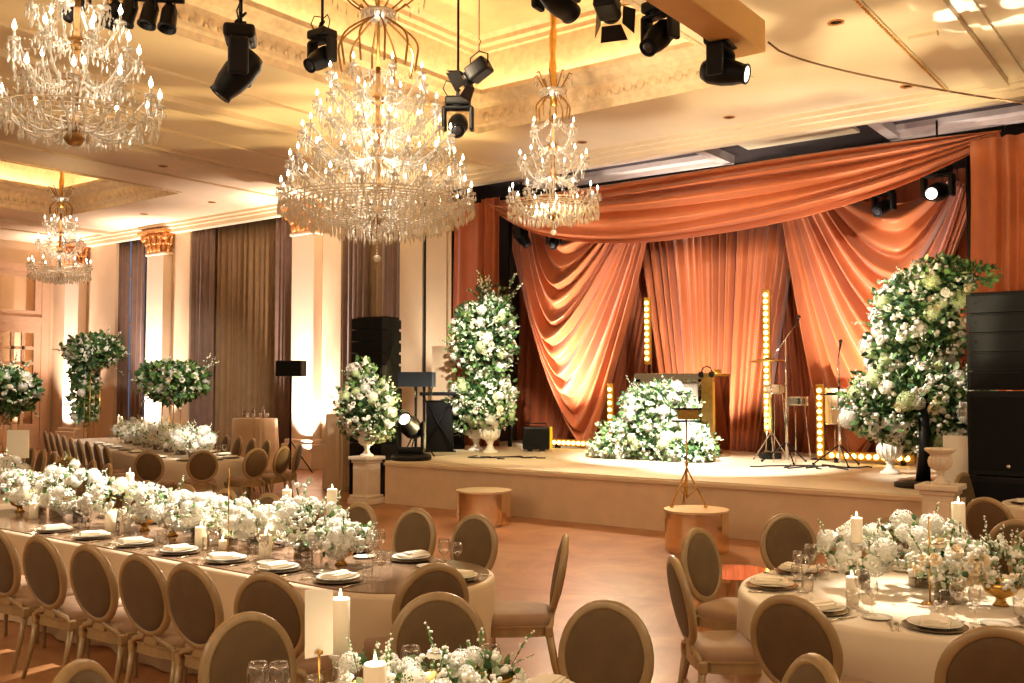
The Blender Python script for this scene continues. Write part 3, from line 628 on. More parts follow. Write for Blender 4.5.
# ---------------------------------------------------------------- tables and cloths
def stadium(L, R, n=16):
    pts = [(R * math.sin(PI * i / n), R * math.cos(PI * i / n)) for i in range(n + 1)]
    return pts + [(-L + R * -math.sin(PI * i / n), -R * math.cos(PI * i / n)) for i in range(n + 1)]
def make_table(end, ax, L, R, tlabel, clabel, top=None, mcl='cloth', seed=0, H=.75):
    """Table whose rounded end is centred at end and whose axis runs back along ax for L metres."""
    rz = math.atan2(-ax[1], -ax[0]); rn = random.Random(seed)
    t = thing('banquet_table', tlabel, 'table', (end[0], end[1], 0), rz)
    P = stadium(L, R - .01); b = MB(); b.prism(list(reversed(P)), H - .04, H - .012)
    b.build('tabletop', M['wood'], t)
    lm = MB().tube([(0, 0, 0), (0, 0, H - .04)], .025, 8).mesh('leg', M['blackm'])
    for sx, sy in ((.3, .5), (.3, -.5), (-L - .3, .5), (-L - .3, -.5)): use(lm, 'leg', t, (sx * (R if sx > 0 else 1), sy * R, 0))
    # cloth: the flat top and a skirt with soft pleats
    c = MB(); Q = stadium(L, R, 40); n = len(Q); cx = [-max(0, min(L, -x)) if x < 0 else 0 for x, y in Q]
    ph = [rn.uniform(0, 6.28) for _ in range(3)]; vs = [(x, 0, H) if 0 else (lerp(cx[i], x, .0), 0, H) for i, (x, y) in enumerate(Q)]
    lev = [(.0, H), (.97, H), (1.0, H - .006), (1.012, H - .03), (1.02, H - .15), (1.03, H - .4), (1.05, .008)]; vs = []
    # resample perimeter evenly so that pleats stay regular
    per = [0]; 
    for i in range(n): per.append(per[-1] + math.dist(Q[i], Q[(i + 1) % n]))
    m = max(160, int(per[-1] / .035)); S = []
    for j in range(m):
        d = per[-1] * j / m; i = 0
        while per[i + 1] < d: i += 1
        f = (d - per[i]) / max(1e-9, per[i + 1] - per[i]); a, e = Q[i], Q[(i + 1) % n]; x, y = lerp(a[0], e[0], f), lerp(a[1], e[1], f)
        ccx = min(0, max(-L, x)); nx, ny = x - ccx, y; l = math.hypot(nx, ny); S.append((x, y, ccx, nx / l, ny / l, d))
    for k, z in lev:
        dr = max(0, (H - .05 - z) / H)
        for x, y, ccx, nx, ny, d in S:
            off = R * (k - 1) if k > .5 else 0
            w = dr * (.045 * math.sin(d * 5.2 + ph[0]) + .025 * math.sin(d * 9.7 + ph[1]) + .012 * math.sin(d * 17 + ph[2]))
            if k == 0: vs.append((ccx, 0, z))
            else: vs.append((x + nx * (off + w), y + ny * (off + w), z))
    c.add(vs, [(j * m + i, (j + 1) * m + i, (j + 1) * m + (i + 1) % m, j * m + (i + 1) % m) for j in range(len(lev) - 1) for i in range(m)], True)
    o = c.build('tablecloth', M[mcl], None, (end[0], end[1], 0), (0, 0, rz)); tag(o, clabel, 'tablecloth')
    if top:
        b = MB(); b.prism(list(reversed(stadium(L, R - .03, 30))), H + .001, H + .009); o = b.build('mirrored_tabletop', M[top], None, (end[0], end[1], 0), (0, 0, rz))
        tag(o, 'smoked mirror panel covering the top of the long front table', 'tabletop')
    return t
make_table((T1E, T1Y), (-1, 0), 4.9, T1R, 'long rounded banquet table with a smoked mirror top', 'champagne cloth hanging from the long mirrored table to the floor', 'tabletop', seed=1)
make_table(T5, (-1, 0), .001, .85, 'round banquet table carrying the blank card sign', 'champagne cloth on the round table with the blank card sign', seed=2)
make_table(T4, (-1, 0), .001, 1.03, 'round banquet table below the stage with white flowers', 'champagne floor-length cloth on the round table below the stage', seed=3, mcl='cloth2')
make_table(T6, (-1, 0), .001, .8, 'small round table in the corner by the black speakers', 'cream cloth on the corner table beside the black speakers', seed=4, mcl='cloth2')
make_table(E2, A2, 7.2, .78, 'long rounded table in front of the window curtains', 'cream cloth on the long table in front of the window curtains', seed=5, mcl='cloth2')
make_table(E0, A0, 5.6, .76, 'rounded table at the frame edge with yellow-lit plates', 'cream cloth on the table with yellow-lit plates', seed=6, mcl='cloth2')

# ---------------------------------------------------------------- place settings
def hollow(prof, th=.0015):                       # closes a profile into a thin bowl
    return prof
ME = {}
b = MB(); b.lathe([(0, 0), (.09, 0), (.10, .004), (.155, .012), (.160, .016), (.150, .014), (.09, .006), (0, .006)], 32); ME['charger'] = b.mesh('charger_plate', M['charger'])
b = MB(); b.lathe([(0, 0), (.07, 0), (.08, .006), (.135, .017), (.138, .020), (.128, .019), (.078, .010), (0, .009)], 32); ME['plate'] = b.mesh('dinner_plate', M['china'])
b = MB(); b.lathe([(0, 0), (.045, 0), (.075, .010), (.078, .012), (.05, .006), (0, .005)], 24); ME['side'] = b.mesh('side_plate', M['china'])
b = MB()
b.prism([(-.075, -.10), (.06, -.11), (.085, .085), (-.06, .10)], 0, .012); b.prism([(-.06, -.10), (.05, -.105), (.072, .03), (-.045, .05)], .013, .022); b.prism([(-.045, -.095), (.012, -.10), (.03, .06), (-.02, .07)], .023, .028); ME['napkin'] = b.mesh('folded_napkin', M['napkin'])
b = MB(); b.box((0, 0, .0015), (.075, .19, .002)); ME['menu'] = b.mesh('menu_card', M['paper'])
def fork():
    b = MB(); b.tube([(0, -.10, .004), (0, -.02, .007), (0, .03, .004)], [.005, .003, .003], 6); b.box((0, .045, .004), (.022, .03, .002))
    for i in range(4): b.box((-.0095 + .0063 * i, .078, .004), (.003, .04, .002))
    return b
ME['fork'] = fork().mesh('fork', M['silver'])
b = MB(); b.tube([(0, -.11, .004), (0, -.02, .005)], [.006, .005], 6); b.prism([(-.006, -.02), (.007, -.02), (.009, .08), (.002, .115), (-.006, .09)], .003, .0055); ME['knife'] = b.mesh('knife', M['silver'])
def glass(prof_out, th=.0012, name='wine_glass', bowl0=0):
    """Stemmed glass: solid foot and stem, then an outer and an inner wall of the bowl."""
    b = MB(); inner = [(max(.001, r - th), z + (.002 if i == 0 else 0)) for i, (r, z) in enumerate(prof_out[bowl0:])]
    b.lathe(prof_out + list(reversed(inner)), 20, cap=False); return b.mesh(name, M['glass'])
ME['tall'] = glass([(.0, 0), (.036, .001), (.034, .004), (.006, .009), (.0035, .03), (.0035, .10), (.010, .112), (.034, .135), (.043, .165), (.040, .20), (.034, .225)], bowl0=6)
ME['small'] = glass([(.0, 0), (.032, .001), (.030, .004), (.006, .009), (.003, .03), (.003, .085), (.008, .095), (.028, .115), (.034, .14), (.032, .17), (.028, .188)], bowl0=6)
ME['tumbler'] = glass([(.0, 0), (.030, .001), (.034, .01), (.037, .05), (.038, .095)], bowl0=1, name='water_tumbler')
def place(me, name, x, y, rz, z, label, cat, group):
    return tag(use(ME[me], name, None, (x, y, z), (0, 0, rz)), label, cat, group)
def setting(x, y, ang, z, where, full=True, grp='', rn=random.Random(5), extra=True):
    """Place setting whose edge point is (x, y); ang = heading from the seat towards the table centre."""
    c, s = math.cos(ang), math.sin(ang); rz = ang - PI / 2
    def q(dx, dy): return x + c * dy + s * dx, y + s * dy - c * dx
    j = lambda a: rn.uniform(-a, a)
    p = q(0, .19); place('charger', 'charger_plate', *p, rz, z, 'dark pewter charger plate, ' + where, 'plate', 'charger plates ' + grp)
    place('plate', 'dinner_plate', *p, rz, z + .012, 'cream dinner plate, ' + where, 'plate', 'dinner plates ' + grp)
    place('napkin', 'folded_napkin', *q(j(.015), .19 + j(.01)), rz + j(.35), z + .0305, 'folded cream napkin, ' + where, 'napkin', 'napkins ' + grp)
    if not full: 
        place('tall', 'wine_glass', *q(.17, .36), 0, z + .001, 'clear wine glass, ' + where, 'glass', 'wine glasses ' + grp); return
    for k, dx in enumerate((-.185, -.215)): place('fork', 'fork', *q(dx, .16), rz + j(.04), z, ('inner' if k == 0 else 'outer') + ' silver fork, ' + where, 'fork', 'forks ' + grp)
    place('knife', 'knife', *q(.19, .16), rz + j(.04), z, 'silver knife, ' + where, 'knife', 'knives ' + grp)
    place('tall', 'wine_glass', *q(.13 + j(.01), .38 + j(.01)), 0, z + .001, 'tall clear wine glass, ' + where, 'glass', 'wine glasses ' + grp)
    place('small', 'wine_glass', *q(.22 + j(.01), .34 + j(.01)), 0, z + .001, 'shorter clear wine glass, ' + where, 'glass', 'wine glasses ' + grp)
    place('tumbler', 'water_tumbler', *q(.05 + j(.01), .40 + j(.01)), 0, z + .001, 'clear water tumbler, ' + where, 'glass', 'water tumblers ' + grp)
    if extra: place('side', 'side_plate', *q(-.27, .32), rz, z, 'small cream side plate, ' + where, 'plate', 'side plates ' + grp)
ZT = .7605
for i, x in enumerate((-4.62, -5.20, -5.76, -6.32, -6.9, -7.5, -8.1)): setting(x, T1Y - T1R + .02, PI / 2, ZT, 'camera side of mirrored table, %s seat from rounded end' % ORD[i], grp='on the long table')
for i, x in enumerate((-4.75, -5.36, -6.0, -6.64, -7.25, -7.9, -8.55)): setting(x, T1Y + T1R - .02, -PI / 2, ZT, 'stage side of mirrored table, %s seat from rounded end' % ORD[i], full=i < 4, grp='on the long table')
setting(T1E + T1R * .98, T1Y + .10, PI + .1, ZT, 'at the rounded end of the mirrored table', grp='on the long table')
for i, (deg, s) in enumerate([(-158, 'by the side-on chair'), (-196, 'by the three-quarter chair'), (-112, 'behind the large dark chair back'), (-70, 'nearest the tall candle and frame edge'), (-228, 'by the forward-facing chair'), (-264, 'behind the flowers'), (-300, 'far side beyond the tall candle'), (-25, 'at the frame edge')]):
    a = math.radians(deg); setting(T4[0] + 1.03 * math.cos(a), T4[1] + 1.03 * math.sin(a), a + PI, .751, 'round flower table, ' + s, grp='on the round flower table')
for i, (deg, s) in enumerate([(173, 'before the chair behind the sign'), (135, 'before the rose-hidden chair'), (97, 'before the chair on open floor')]):
    a = math.radians(deg); setting(T5[0] + .86 * math.cos(a), T5[1] + .86 * math.sin(a), a + PI, .751, 'card-sign table, ' + s, grp='on the card-sign table', extra=False)
a = math.radians(205); setting(T6[0] + .77 * math.cos(a), T6[1] + .77 * math.sin(a), a + PI, .751, 'corner table beside the black speakers', grp='on the corner table')
for i in range(7):
    p = E2 + A2 * (.4 + .8 * i) - N2 * .76; setting(p.x, p.y, math.atan2(N2.y, N2.x), .751, 'camera side of curtain table, %s seat from rounded end' % ORD[i], full=False, grp='on the curtain table')
for i in range(5):
    p = E2 + A2 * (.4 + .8 * i) + N2 * .76; setting(p.x, p.y, math.atan2(-N2.y, -N2.x), .751, 'window side of curtain table, %s seat from rounded end' % ORD[i], full=False, grp='on the curtain table')
for i, deg in enumerate((-35, 12, 55)):
    a = math.radians(deg + 160 - 180); p = E2 + Vector((math.cos(a), math.sin(a))) * .76; setting(p.x, p.y, a + PI, .751, 'rounded end of curtain table, %s place round' % ORD[i], full=False, grp='on the curtain table')
for i in range(5):
    p = E0 + A0 * (.1 + .72 * i) - N0 * .74; setting(p.x, p.y, math.atan2(N0.y, N0.x), .751, 'camera side of yellow-lit table, %s seat from end' % ORD[i], full=i < 2, grp='on the yellow-lit table')
for i in range(5):
    p = E0 + A0 * (.3 + .72 * i) + N0 * .74; setting(p.x, p.y, math.atan2(-N0.y, -N0.x), .751, 'far side of yellow-lit table, %s seat from end' % ORD[i], full=i < 2, grp='on the yellow-lit table')

# ---------------------------------------------------------------- candles, rods, sign, small glassware
def candle(x, y, z, h, r, label, holder=0, group='pillar candles', hlabel=None):
    if holder:
        hb = MB(); hb.lathe([(0, 0), (r * 1.25, .002), (r * 1.2, .010), (r * .3, .025), (r * .26, holder * .35), (r * .5, holder * .42), (r * .28, holder * .5), (r * .3, holder * .78), (r * 1.15, holder * .93), (r * 1.3, holder), (0, holder - .003)], 20)
        tag(hb.build('candle_holder', M['crystal'], None, (x, y, z)), hlabel or ('clear glass holder under the ' + label), 'candle holder', 'glass candle holders')
    z += holder + .001
    t = thing('pillar_candle', label, 'candle', (x, y, z), 0, group)
    b = MB(); b.lathe([(0, 0), (r, 0), (r, h - .004), (r * .93, h), (r * .6, h - .006), (0, h - .009)], 20); b.build('wax_body', M['wax'], t)
    b = MB(); b.tube([(0, 0, h - .01), (.001, 0, h + .008)], .0012, 5); b.build('wick', M['cable'], t)
    l = _light('POINT', 'candle_light', (0, 0, h + .04), 1.1, (1, .80, .50), shadow_soft_size=.02); l.parent = t
    b = MB(); b.lathe([(0, h + .002), (.0055, h + .010), (.006, h + .017), (.003, h + .028), (0, h + .038)], 10); b.build('flame', M['flame'], t)
    return t
p = at(340, 652, d=3.75); candle(p.x, p.y, .752, .205, .037, 'tall white candle beside the blank card sign', holder=p.z - .752)
p = at(375, 683, d=3.3); candle(p.x, p.y, .752, max(.12, at(375, 661, d=3.3).z - .762), .040, 'short candle low among the roses of the card-sign table')
for (u, v0, v1, d, r, s, h) in [(857, 543, 518, 5.85, .034, 'white candle raised left of the round table flowers', 1), (852, 583, 556, 5.55, .034, 'short white candle standing under the left glass holder', 0),
                                (959, 537, 503, 6.1, .040, 'tall candle at the right of the round table flowers', 1), (923, 560, 540, 6.2, .03, 'small candle glowing between roses and the gold rod', 0)]:
    q, w = at(u, v0, d=d), at(u, v1, d=d)
    if h: candle(q.x, q.y, .752, w.z - q.z, r, s, holder=max(.06, q.z - .752))
    else: candle(q.x, q.y, .752, w.z - q.z, r, s)
for (x, y, h, r, s) in [(-9.3, 5.0, .20, .038, 'candle before the golden-lit chair'), (-9.05, 4.62, .14, .04, 'short candle left of the first flower vase'), (-8.05, 4.98, .22, .036, 'candle behind two short candles'),
                        (-7.75, 4.62, .15, .045, 'left of two short candles standing together'), (-7.62, 4.68, .16, .045, 'right of two short candles standing together'), (-5.95, 5.02, .20, .036, 'candle before two chair tops'),
                        (-5.42, 5.00, .24, .038, 'tallest candle near the rounded end'), (-5.62, 4.55, .17, .045, 'stout candle in front of the spray of stocks'), (-6.38, 4.55, .16, .045, 'candle beside the brass rod'), (-6.18, 4.60, .07, .03, 'tiny candle right of the brass rod')]:
    candle(x, y, ZT + (.0 if h < .18 else .0), h, r, 'white %s on the mirrored table' % s if not s.startswith(('left', 'right')) else 'white candle, %s on the mirrored table' % s, holder=.23 if h >= .20 else 0)
for i, (u, v) in enumerate([(91, 432), (103, 432), (117, 432), (134, 434), (154, 440), (197, 445)]):
    p = at(u, v, y=at(u, 446, z=.9).y if False else (E2 + A2 * (6.3 - 1.15 * i)).y); q = E2 + A2 * (6.6 - 1.1 * i)
    candle(q.x, q.y + .1 * (-1) ** i, .752, .2, .035, 'thin white candle on the curtain table, %s from the door end' % ORD[i], holder=.34 if i < 4 else .2, hlabel='slim glass candle stand on the curtain table, %s from the door end' % ORD[i])
def rod(u, v0, v1, d, z, label, ball=False):
    p, q = at(u, v0, d=d), at(u, v1, d=d)
    t = thing('table_rod', label, 'stand', (p.x, p.y, z)); b = MB(); b.lathe([(0, 0), (.045, 0), (.045, .006), (.008, .012), (0, .012)], 20); b.build('base', M['brass'], t)
    b = MB(); b.tube([(0, 0, .008), (0, 0, q.z - z)], .0045, 8); b.build('rod', M['brass'], t)
    b = MB(); b.ball((0, 0, q.z - z), .010 if ball else .008, 8, 6); b.build('finial', M['gilt'], t)
rod(228, 555, 469, 7.1, ZT, 'slim brass rod standing among the flowers of the mirrored table')
rod(930, 598, 518, 5.55, .752, 'slim gold rod with a ball tip on the round flower table')
t = thing('card_sign', 'blank cream card clipped on a brass stand at the foremost table', 'sign', (0, 0, 0))
P = [at(305, 590, d=3.35), at(333, 590, d=3.42), at(333, 654, d=3.42), at(305, 659, d=3.35)]
for u, v, s in ((258, 663, 'left'), (279, 663, 'right')):
    q = at(u, v, z=.975); place('tall', 'wine_glass', q.x, q.y, 0, .752, '%s of two wine glasses before the chair behind the card sign' % s, 'glass', 'wine glasses on the card-sign table')
nrm = (P[1] - P[0]).cross(P[3] - P[0]).normalized() * .002; b = MB(); b.add(P + [p + nrm for p in P], [(0, 1, 2, 3), (7, 6, 5, 4), (0, 4, 5, 1), (1, 5, 6, 2), (2, 6, 7, 3), (3, 7, 4, 0)]); b.build('card', M['paper'], t)
p = (P[2] + P[3]) / 2; b = MB(); b.tube([(p.x, p.y, .76), (p.x, p.y, p.z + .01)], .004, 8); b.build('rod', M['brass'], t)
b = MB(); b.lathe([(0, .752), (.05, .752), (.05, .758), (0, .762)], 20, (p.x, p.y, 0)); b.build('base', M['brass'], t)
b = MB(); b.box(p + Vector((0, 0, .015)), (.03, .012, .014), .003); b.ball(p + Vector((.008, -.008, .02)), .008, 8, 6); b.build('clip', M['brass'], t)
pw = P[0].lerp(P[1], .5)
p = at(18, 640, d=1) 
# the white card and gold box on the yellow-lit table
q = at(18, 444, d=13.2); t = thing('card_sign', 'white card on a rod over the yellow-lit table, below the round bouquet', 'sign', (q.x, q.y, .752))
b = MB(); b.box((0, 0, q.z - .752), (.30, .01, .38)); b.build('card', M['paper'], t, None, (0, 0, YAW)); b = MB(); b.tube([(0, .01, .005), (0, .01, q.z - .752)], .005, 8); b.lathe([(0, 0), (.05, 0), (.05, .006), (0, .008)], 16); b.build('rod', M['brass'], t)
# ---------------------------------------------------------------- flowers
def rose_mesh(name, m, seed):
    rn = random.Random(seed); b = MB()
    for ring, (n, tilt, rad) in enumerate([(3, .15, .30), (5, .45, .55), (6, .85, .8), (7, 1.25, 1.0)]):
        for i in range(n):
            a = 2 * PI * (i + .5 * (ring % 2)) / n + rn.uniform(-.15, .15); w = (.9 if ring else 1.2) * rad
            def fn(u, v, a=a, tilt=tilt, w=w, rad=rad):
                t = tilt * (v ** 1.3) + .1; l = .95 * v; aa = a + (u - .5) * 1.5 * (1 - .25 * v)
                r = rad * .35 * math.sin(PI * min(1, v * .9)) + math.sin(t) * l * .75; z = math.cos(t) * l * .8 - .12 * (2 * u - 1) ** 2 * v - .25 * v * v * (tilt > 1)
                return (r * math.cos(aa), r * math.sin(aa), z)
            b.grid(fn, 4, 3)
    b.ball((0, 0, .25), (.28, .28, .35), 8, 5); return b.mesh(name, m)
def puff_mesh(name, m, seed, n=110):
    """Hydrangea or lisianthus head: many small florets on a ball."""
    rn = random.Random(seed); b = MB(); b.ball((0, 0, 0), .60, 10, 7)
    for i in range(n):
        z = 1 - 2 * (i + .5) / n
        if z < -.75: continue
        a = i * 2.39996; r = math.sqrt(1 - z * z); d = Vector((r * math.cos(a), r * math.sin(a), z)); t = d.orthogonal().normalized(); t.rotate(Matrix.Rotation(rn.uniform(0, 6), 3, d)); w = d.cross(t); c = d * rn.uniform(.78, .98); k = .27
        for x, y in ((t, w), (w, -t), (-t, -w), (-w, t)): b.add([c, c + (x + y * .5) * k * .6 + d * .05, c + (x + y) * k * .8 - d * .02, c + (y + x * .5) * k * .6 + d * .05], [(0, 1, 2, 3)])
    return b.mesh(name, m)
FL = dict(rose=[rose_mesh('white_rose', M['petal'], 1), rose_mesh('white_rose', M['petal'], 2)], cream=[rose_mesh('cream_rose', M['cream'], 3)],
          puff=[puff_mesh('white_hydrangea', M['petal'], 1), puff_mesh('white_hydrangea', M['petal'], 2)], lime=[puff_mesh('lime_hydrangea', M['greenish'], 3)])
def leaf(b, p, d, L, rn, wide=.34):
    d = d.normalized(); s = d.orthogonal().normalized(); s.rotate(Matrix.Rotation(rn.uniform(0, 6.28), 3, d)); n = d.cross(s); w = L * wide
    m1 = p + d * L * .45 + n * L * .06; b.add([p, p + d * L * .35 + s * w, m1, p + d * L * .35 - s * w, p + d * L * .75 + s * w * .7 - n * L * .05, p + d * L * .75 - s * w * .7 - n * L * .05, p + d * L - n * L * .16],
                                         [(0, 1, 2), (0, 2, 3), (1, 4, 2), (3, 2, 5), (2, 4, 6), (2, 6, 5)])
def arrangement(name, label, loc, blobs, nleaf, nbl, size, leafL, mix=('puff', 'rose', 'rose', 'cream', 'lime'), sprays=10, seed=0, group=None, green=.5, cat='flowers', parts=None, spray_up=.2, front=None, pale=.25, fill=0):
    """blobs: list of (x, y, z, rx, ry, rz) relative to loc. Leaves in three tones, blossoms as parts, small buds on stems."""
    rn = random.Random(seed); t = thing(name, label, cat, loc, 0, group); fol = {'leafa': MB(), 'leafb': MB(), 'leafc': MB()}; buds = MB(); stems = MB()
    core = MB()
    for c_ in blobs: core.ball(c_[:3], (c_[3] * .62, c_[4] * .62, c_[5] * .62), 12, 8)
    if nleaf > 900: core.build('dark_filler', M['leafa'], t)  # added dark core that closes see-through gaps between the leaves
    vol = [bx[3] * bx[4] + bx[3] * bx[5] for bx in blobs]; tot = sum(vol)
    def pick():
        r = rn.uniform(0, tot)
        for bx, w in zip(blobs, vol):
            r -= w
            if r <= 0: break
        z = rn.uniform(-1, 1); a = rn.uniform(0, 2 * PI); q = math.sqrt(1 - z * z); d = Vector((q * math.cos(a), q * math.sin(a), z))
        return bx, d, Vector((bx[0] + d.x * bx[3], bx[1] + d.y * bx[4], bx[2] + d.z * bx[5]))
    def inside(p, k=.8): return any(((p.x - c[0]) / c[3]) ** 2 + ((p.y - c[1]) / c[4]) ** 2 + ((p.z - c[2]) / c[5]) ** 2 < k * k for c in blobs)
    k = 0
    while k < nleaf:
        bx, d, p = pick(); sc = rn.uniform(.62, 1.04) if rn.random() > .14 else rn.uniform(1.04, 1.22); c = Vector(bx[:3]); p = c + (p - c) * sc
        if inside(p, .58): continue
        dd = d + Vector((rn.uniform(-.9, .9), rn.uniform(-.9, .9), rn.uniform(-.5, .9))); r = rn.random()
        leaf(fol['leafc' if r < pale else ('leafa' if r < pale + (1 - pale) * .5 else 'leafb')], p, dd, leafL * rn.uniform(.6, 1.3), rn); k += 1
    k = 0; tries = 0
    while k < nbl and tries < nbl * 30:
        tries += 1; bx, d, p = pick()
        if inside(p, .97): continue
        if front and d.dot(front) < -.35: continue
        kind = rn.choice(mix); me = rn.choice(FL[kind]); s = size * rn.uniform(.6, 1.15) * (1.15 if kind in ('puff', 'lime') else .85)
        rot = (d + Vector((0, 0, .3))).to_track_quat('Z', 'Y').to_euler()
        nm = {'puff': 'hydrangea', 'lime': 'lime_hydrangea', 'rose': 'rose', 'cream': 'cream_rose'}[kind]
        use(me, nm, t, p, rot, s); k += 1
    fl = MB(); k = 0; tries = 0
    while k < fill and tries < fill * 20:
        tries += 1; bx, d, p = pick()
        if inside(p, .95) or (front and d.dot(front) < -.5): continue
        p = p + d * size * rn.uniform(-.2, .5); r = size * rn.uniform(.22, .42); fl.ball(p, (r, r, r * .8), 6, 4); k += 1
        for m_ in range(3):
            o = Vector((rn.uniform(-1, 1), rn.uniform(-1, 1), rn.uniform(-1, 1))) * r * 1.4; fl.ball(p + o, r * rn.uniform(.4, .7), 5, 4)
    if fl.v: tag(fl.build('small_blooms', M['petal'], t), None, None, None, 'stuff')
    for i in range(sprays):
        bx, d, p = pick(); dd = (d + Vector((rn.uniform(-.4, .4), rn.uniform(-.4, .4), spray_up + rn.uniform(0, .6)))).normalized(); L = leafL * rn.uniform(2.2, 4.2); pts = [p - dd * leafL, p + dd * L * .5, p + dd * L + Vector((0, 0, -L * .12))]
        stems.tube(pts, leafL * .03, 4)
        for j in range(8):
            f = .35 + .65 * (j + rn.uniform(-.4, .4)) / 8; q = pts[1].lerp(pts[2], max(0, f * 2 - 1)) if f > .5 else pts[0].lerp(pts[1], f * 2); o = Vector((rn.uniform(-1, 1), rn.uniform(-1, 1), rn.uniform(-1, 1))) * leafL * .38 * (1.25 - f)
            buds.ball(q + o, leafL * rn.uniform(.09, .16) * (1.3 - .5 * f), 6, 4)
            if j < 5: leaf(fol['leafb'], q, dd + o * 3, leafL * .5, rn)
    for k, b in fol.items():
        if b.v: tag(b.build('foliage', M[k], t), None, None, None, 'stuff')
    if buds.v: tag(buds.build('bud_spray', M['petal'], t), None, None, None, 'stuff'); tag(stems.build('stems', M['stem'], t), None, None, None, 'stuff')
    return t
CAMDIR = lambda x, y: Vector((-x, -y, .3)).normalized()

def urn(name, loc, h, label, m='urn'):
    b = MB(); P = [(0, 0), (.26, 0), (.26, .06), (.20, .08), (.14, .12), (.09, .22), (.085, .28), (.13, .31), (.10, .34), (.20, .40), (.30, .50), (.33, .62), (.30, .74), (.27, .80), (.33, .86), (.42, .92), (.44, .97), (.40, 1.0), (.33, .95), (0, .90)]
    t = thing(name, label, 'urn', loc); b.lathe([(r * h * .95, z * h) for r, z in P], 28)
    b.build('body', M[m], t); f = MB()
    for i in range(16):
        a = 2 * PI * i / 16; f.tube([Vector((r * h * .97 * math.cos(a), r * h * .97 * math.sin(a), z * h)) for r, z in [(.20, .41), (.30, .50), (.33, .62), (.30, .74)]], h * .018, 5)
    f.build('fluting', M[m], t); return t
def pedestal(loc, w, h, label, m='ped'):
    t = thing('pedestal', label, 'pedestal', loc); b = MB(); b.box((0, 0, .05), (w * 1.0, w * 1.0, .10), .01); b.box((0, 0, .125), (w * .9, w * .9, .05), .02); b.build('base', M[m], t)
    b = MB(); b.box((0, 0, h / 2 + .03), (w * .72, w * .72, h - .22), .01)
    for s in (-1, 1): b.box((0, s * w * .362, h / 2), (w * .5, .012, h - .4), .004); b.box((s * w * .362, 0, h / 2), (.012, w * .5, h - .4), .004)
    b.build('shaft', M[m], t); b = MB(); b.box((0, 0, h - .09), (w * .82, w * .82, .05), .015); b.box((0, 0, h - .03), (w * .98, w * .98, .06), .01); b.build('cap', M[m], t); return t
# left pedestal bouquet in front of the stage
PL = Vector((-11.94, 11.80, 0)); pedestal(PL, .46, .80, 'white square pedestal at the left corner of the stage')
urn('flower_urn', PL + Vector((0, 0, .80)), .46, 'white fluted urn on the pedestal at the left stage corner')
arrangement('urn_bouquet', 'loose white and green bouquet in the urn at the left stage corner', PL + Vector((0, 0, 1.25)), [(0, 0, .38, .50, .42, .48), (-.12, 0, .80, .24, .22, .36), (.28, 0, .15, .30, .25, .30), (-.3, 0, .2, .26, .24, .3)], 1500, 60, .085, .095, seed=11, sprays=20, spray_up=.9, pale=.35, fill=70, front=CAMDIR(-12, 11.7))
# left stage column of flowers over two urns
FLc = Vector((-11.75, 14.75, SH)); 
for dx, dy, s in ((-.30, .15, 'left of the two white urns under the left flower column'), (.28, -.15, 'right of the two white urns under the left flower column')): urn('flower_urn', FLc + Vector((dx, dy, 0)), .62, s)
arrangement('flower_column', 'tall two-tier column of white flowers at the left of the stage', FLc, [(-.02, 0, 2.10, .66, .45, .62), (.20, 0, 2.55, .42, .35, .42), (-.30, 0, 2.50, .38, .3, .36), (-.02, 0, 1.02, .68, .45, .50), (.25, -.1, .80, .42, .35, .34), (-.45, 0, .70, .30, .3, .34)], 4200, 99, .095, .105, fill=200, seed=12, sprays=30, spray_up=.5, front=CAMDIR(-11.7, 14.7), pale=.3)
arrangement('fern_spray', 'wispy golden grass spray rising over the left flower column', FLc + Vector((.1, .2, 2.9)), [(0, 0, .12, .30, .2, .22)], 90, 0, .05, .15, seed=13, sprays=12, spray_up=1.2, cat='plant')
# centre cascade before the booth
FC = Vector((-8.15, 15.0, SH))
arrangement('flower_cascade', 'spreading mound of white and sage flowers heaped before the mirrored booth', FC, [(0, 0, .38, .98, .50, .38), (.05, .05, .78, .66, .42, .42), (.12, .1, 1.02, .44, .34, .30), (-.25, .05, .92, .36, .3, .30), (-.75, -.1, .18, .42, .4, .2), (.72, -.1, .2, .36, .4, .26)], 4600, 99, .085, .09, fill=380, seed=14, sprays=60, mix=('puff', 'puff', 'rose', 'cream', 'lime'), front=CAMDIR(-8, 15), pale=.45, spray_up=.6)
# right column of flowers
FR = Vector((-3.42, 13.55, SH))
arrangement('flower_column', 'huge white flower column over a wide cloud, left of the black speakers', FR, [(-.10, .1, 2.25, .46, .42, .50), (-.20, .1, 1.75, .44, .42, .42), (.24, .1, 2.60, .40, .35, .30), (.18, .12, 1.98, .36, .34, .46), (-.02, 0, 1.12, .78, .52, .48), (-.50, -.05, .95, .42, .40, .36), (.50, -.05, .98, .44, .42, .42), (.15, .05, .72, .52, .42, .32)], 7200, 99, .11, .095, seed=15, sprays=44, front=CAMDIR(-3.5, 13.5), pale=.22, spray_up=.3, fill=340)
arrangement('leafy_branches', 'dark leafy branches reaching from the flower column over the right speaker', FR + Vector((.30, .1, 2.75)), [(0, 0, .05, .36, .2, .16), (.38, 0, -.02, .28, .16, .12)], 420, 0, .05, .085, seed=16, sprays=0, cat='plant', pale=.05)
PR = at(941, 500, y=11.62); PR = Vector((PR.x, 11.62, 0)); pedestal(PR, .46, .90, 'cream pedestal in front of the stage beside the right speaker tower')
urn('flower_urn', PR + Vector((0, 0, .90)), .40, 'cream fluted urn on the pedestal by the right speaker tower', 'ped')
p = at(890, 474, z=SH); urn('flower_urn', p, .56, 'small bright white urn standing on the stage left of the tree base')
p = at(922, 487, z=SH); t = thing('column_stand', 'black round base and trunk carrying the right flower column', 'stand', p)
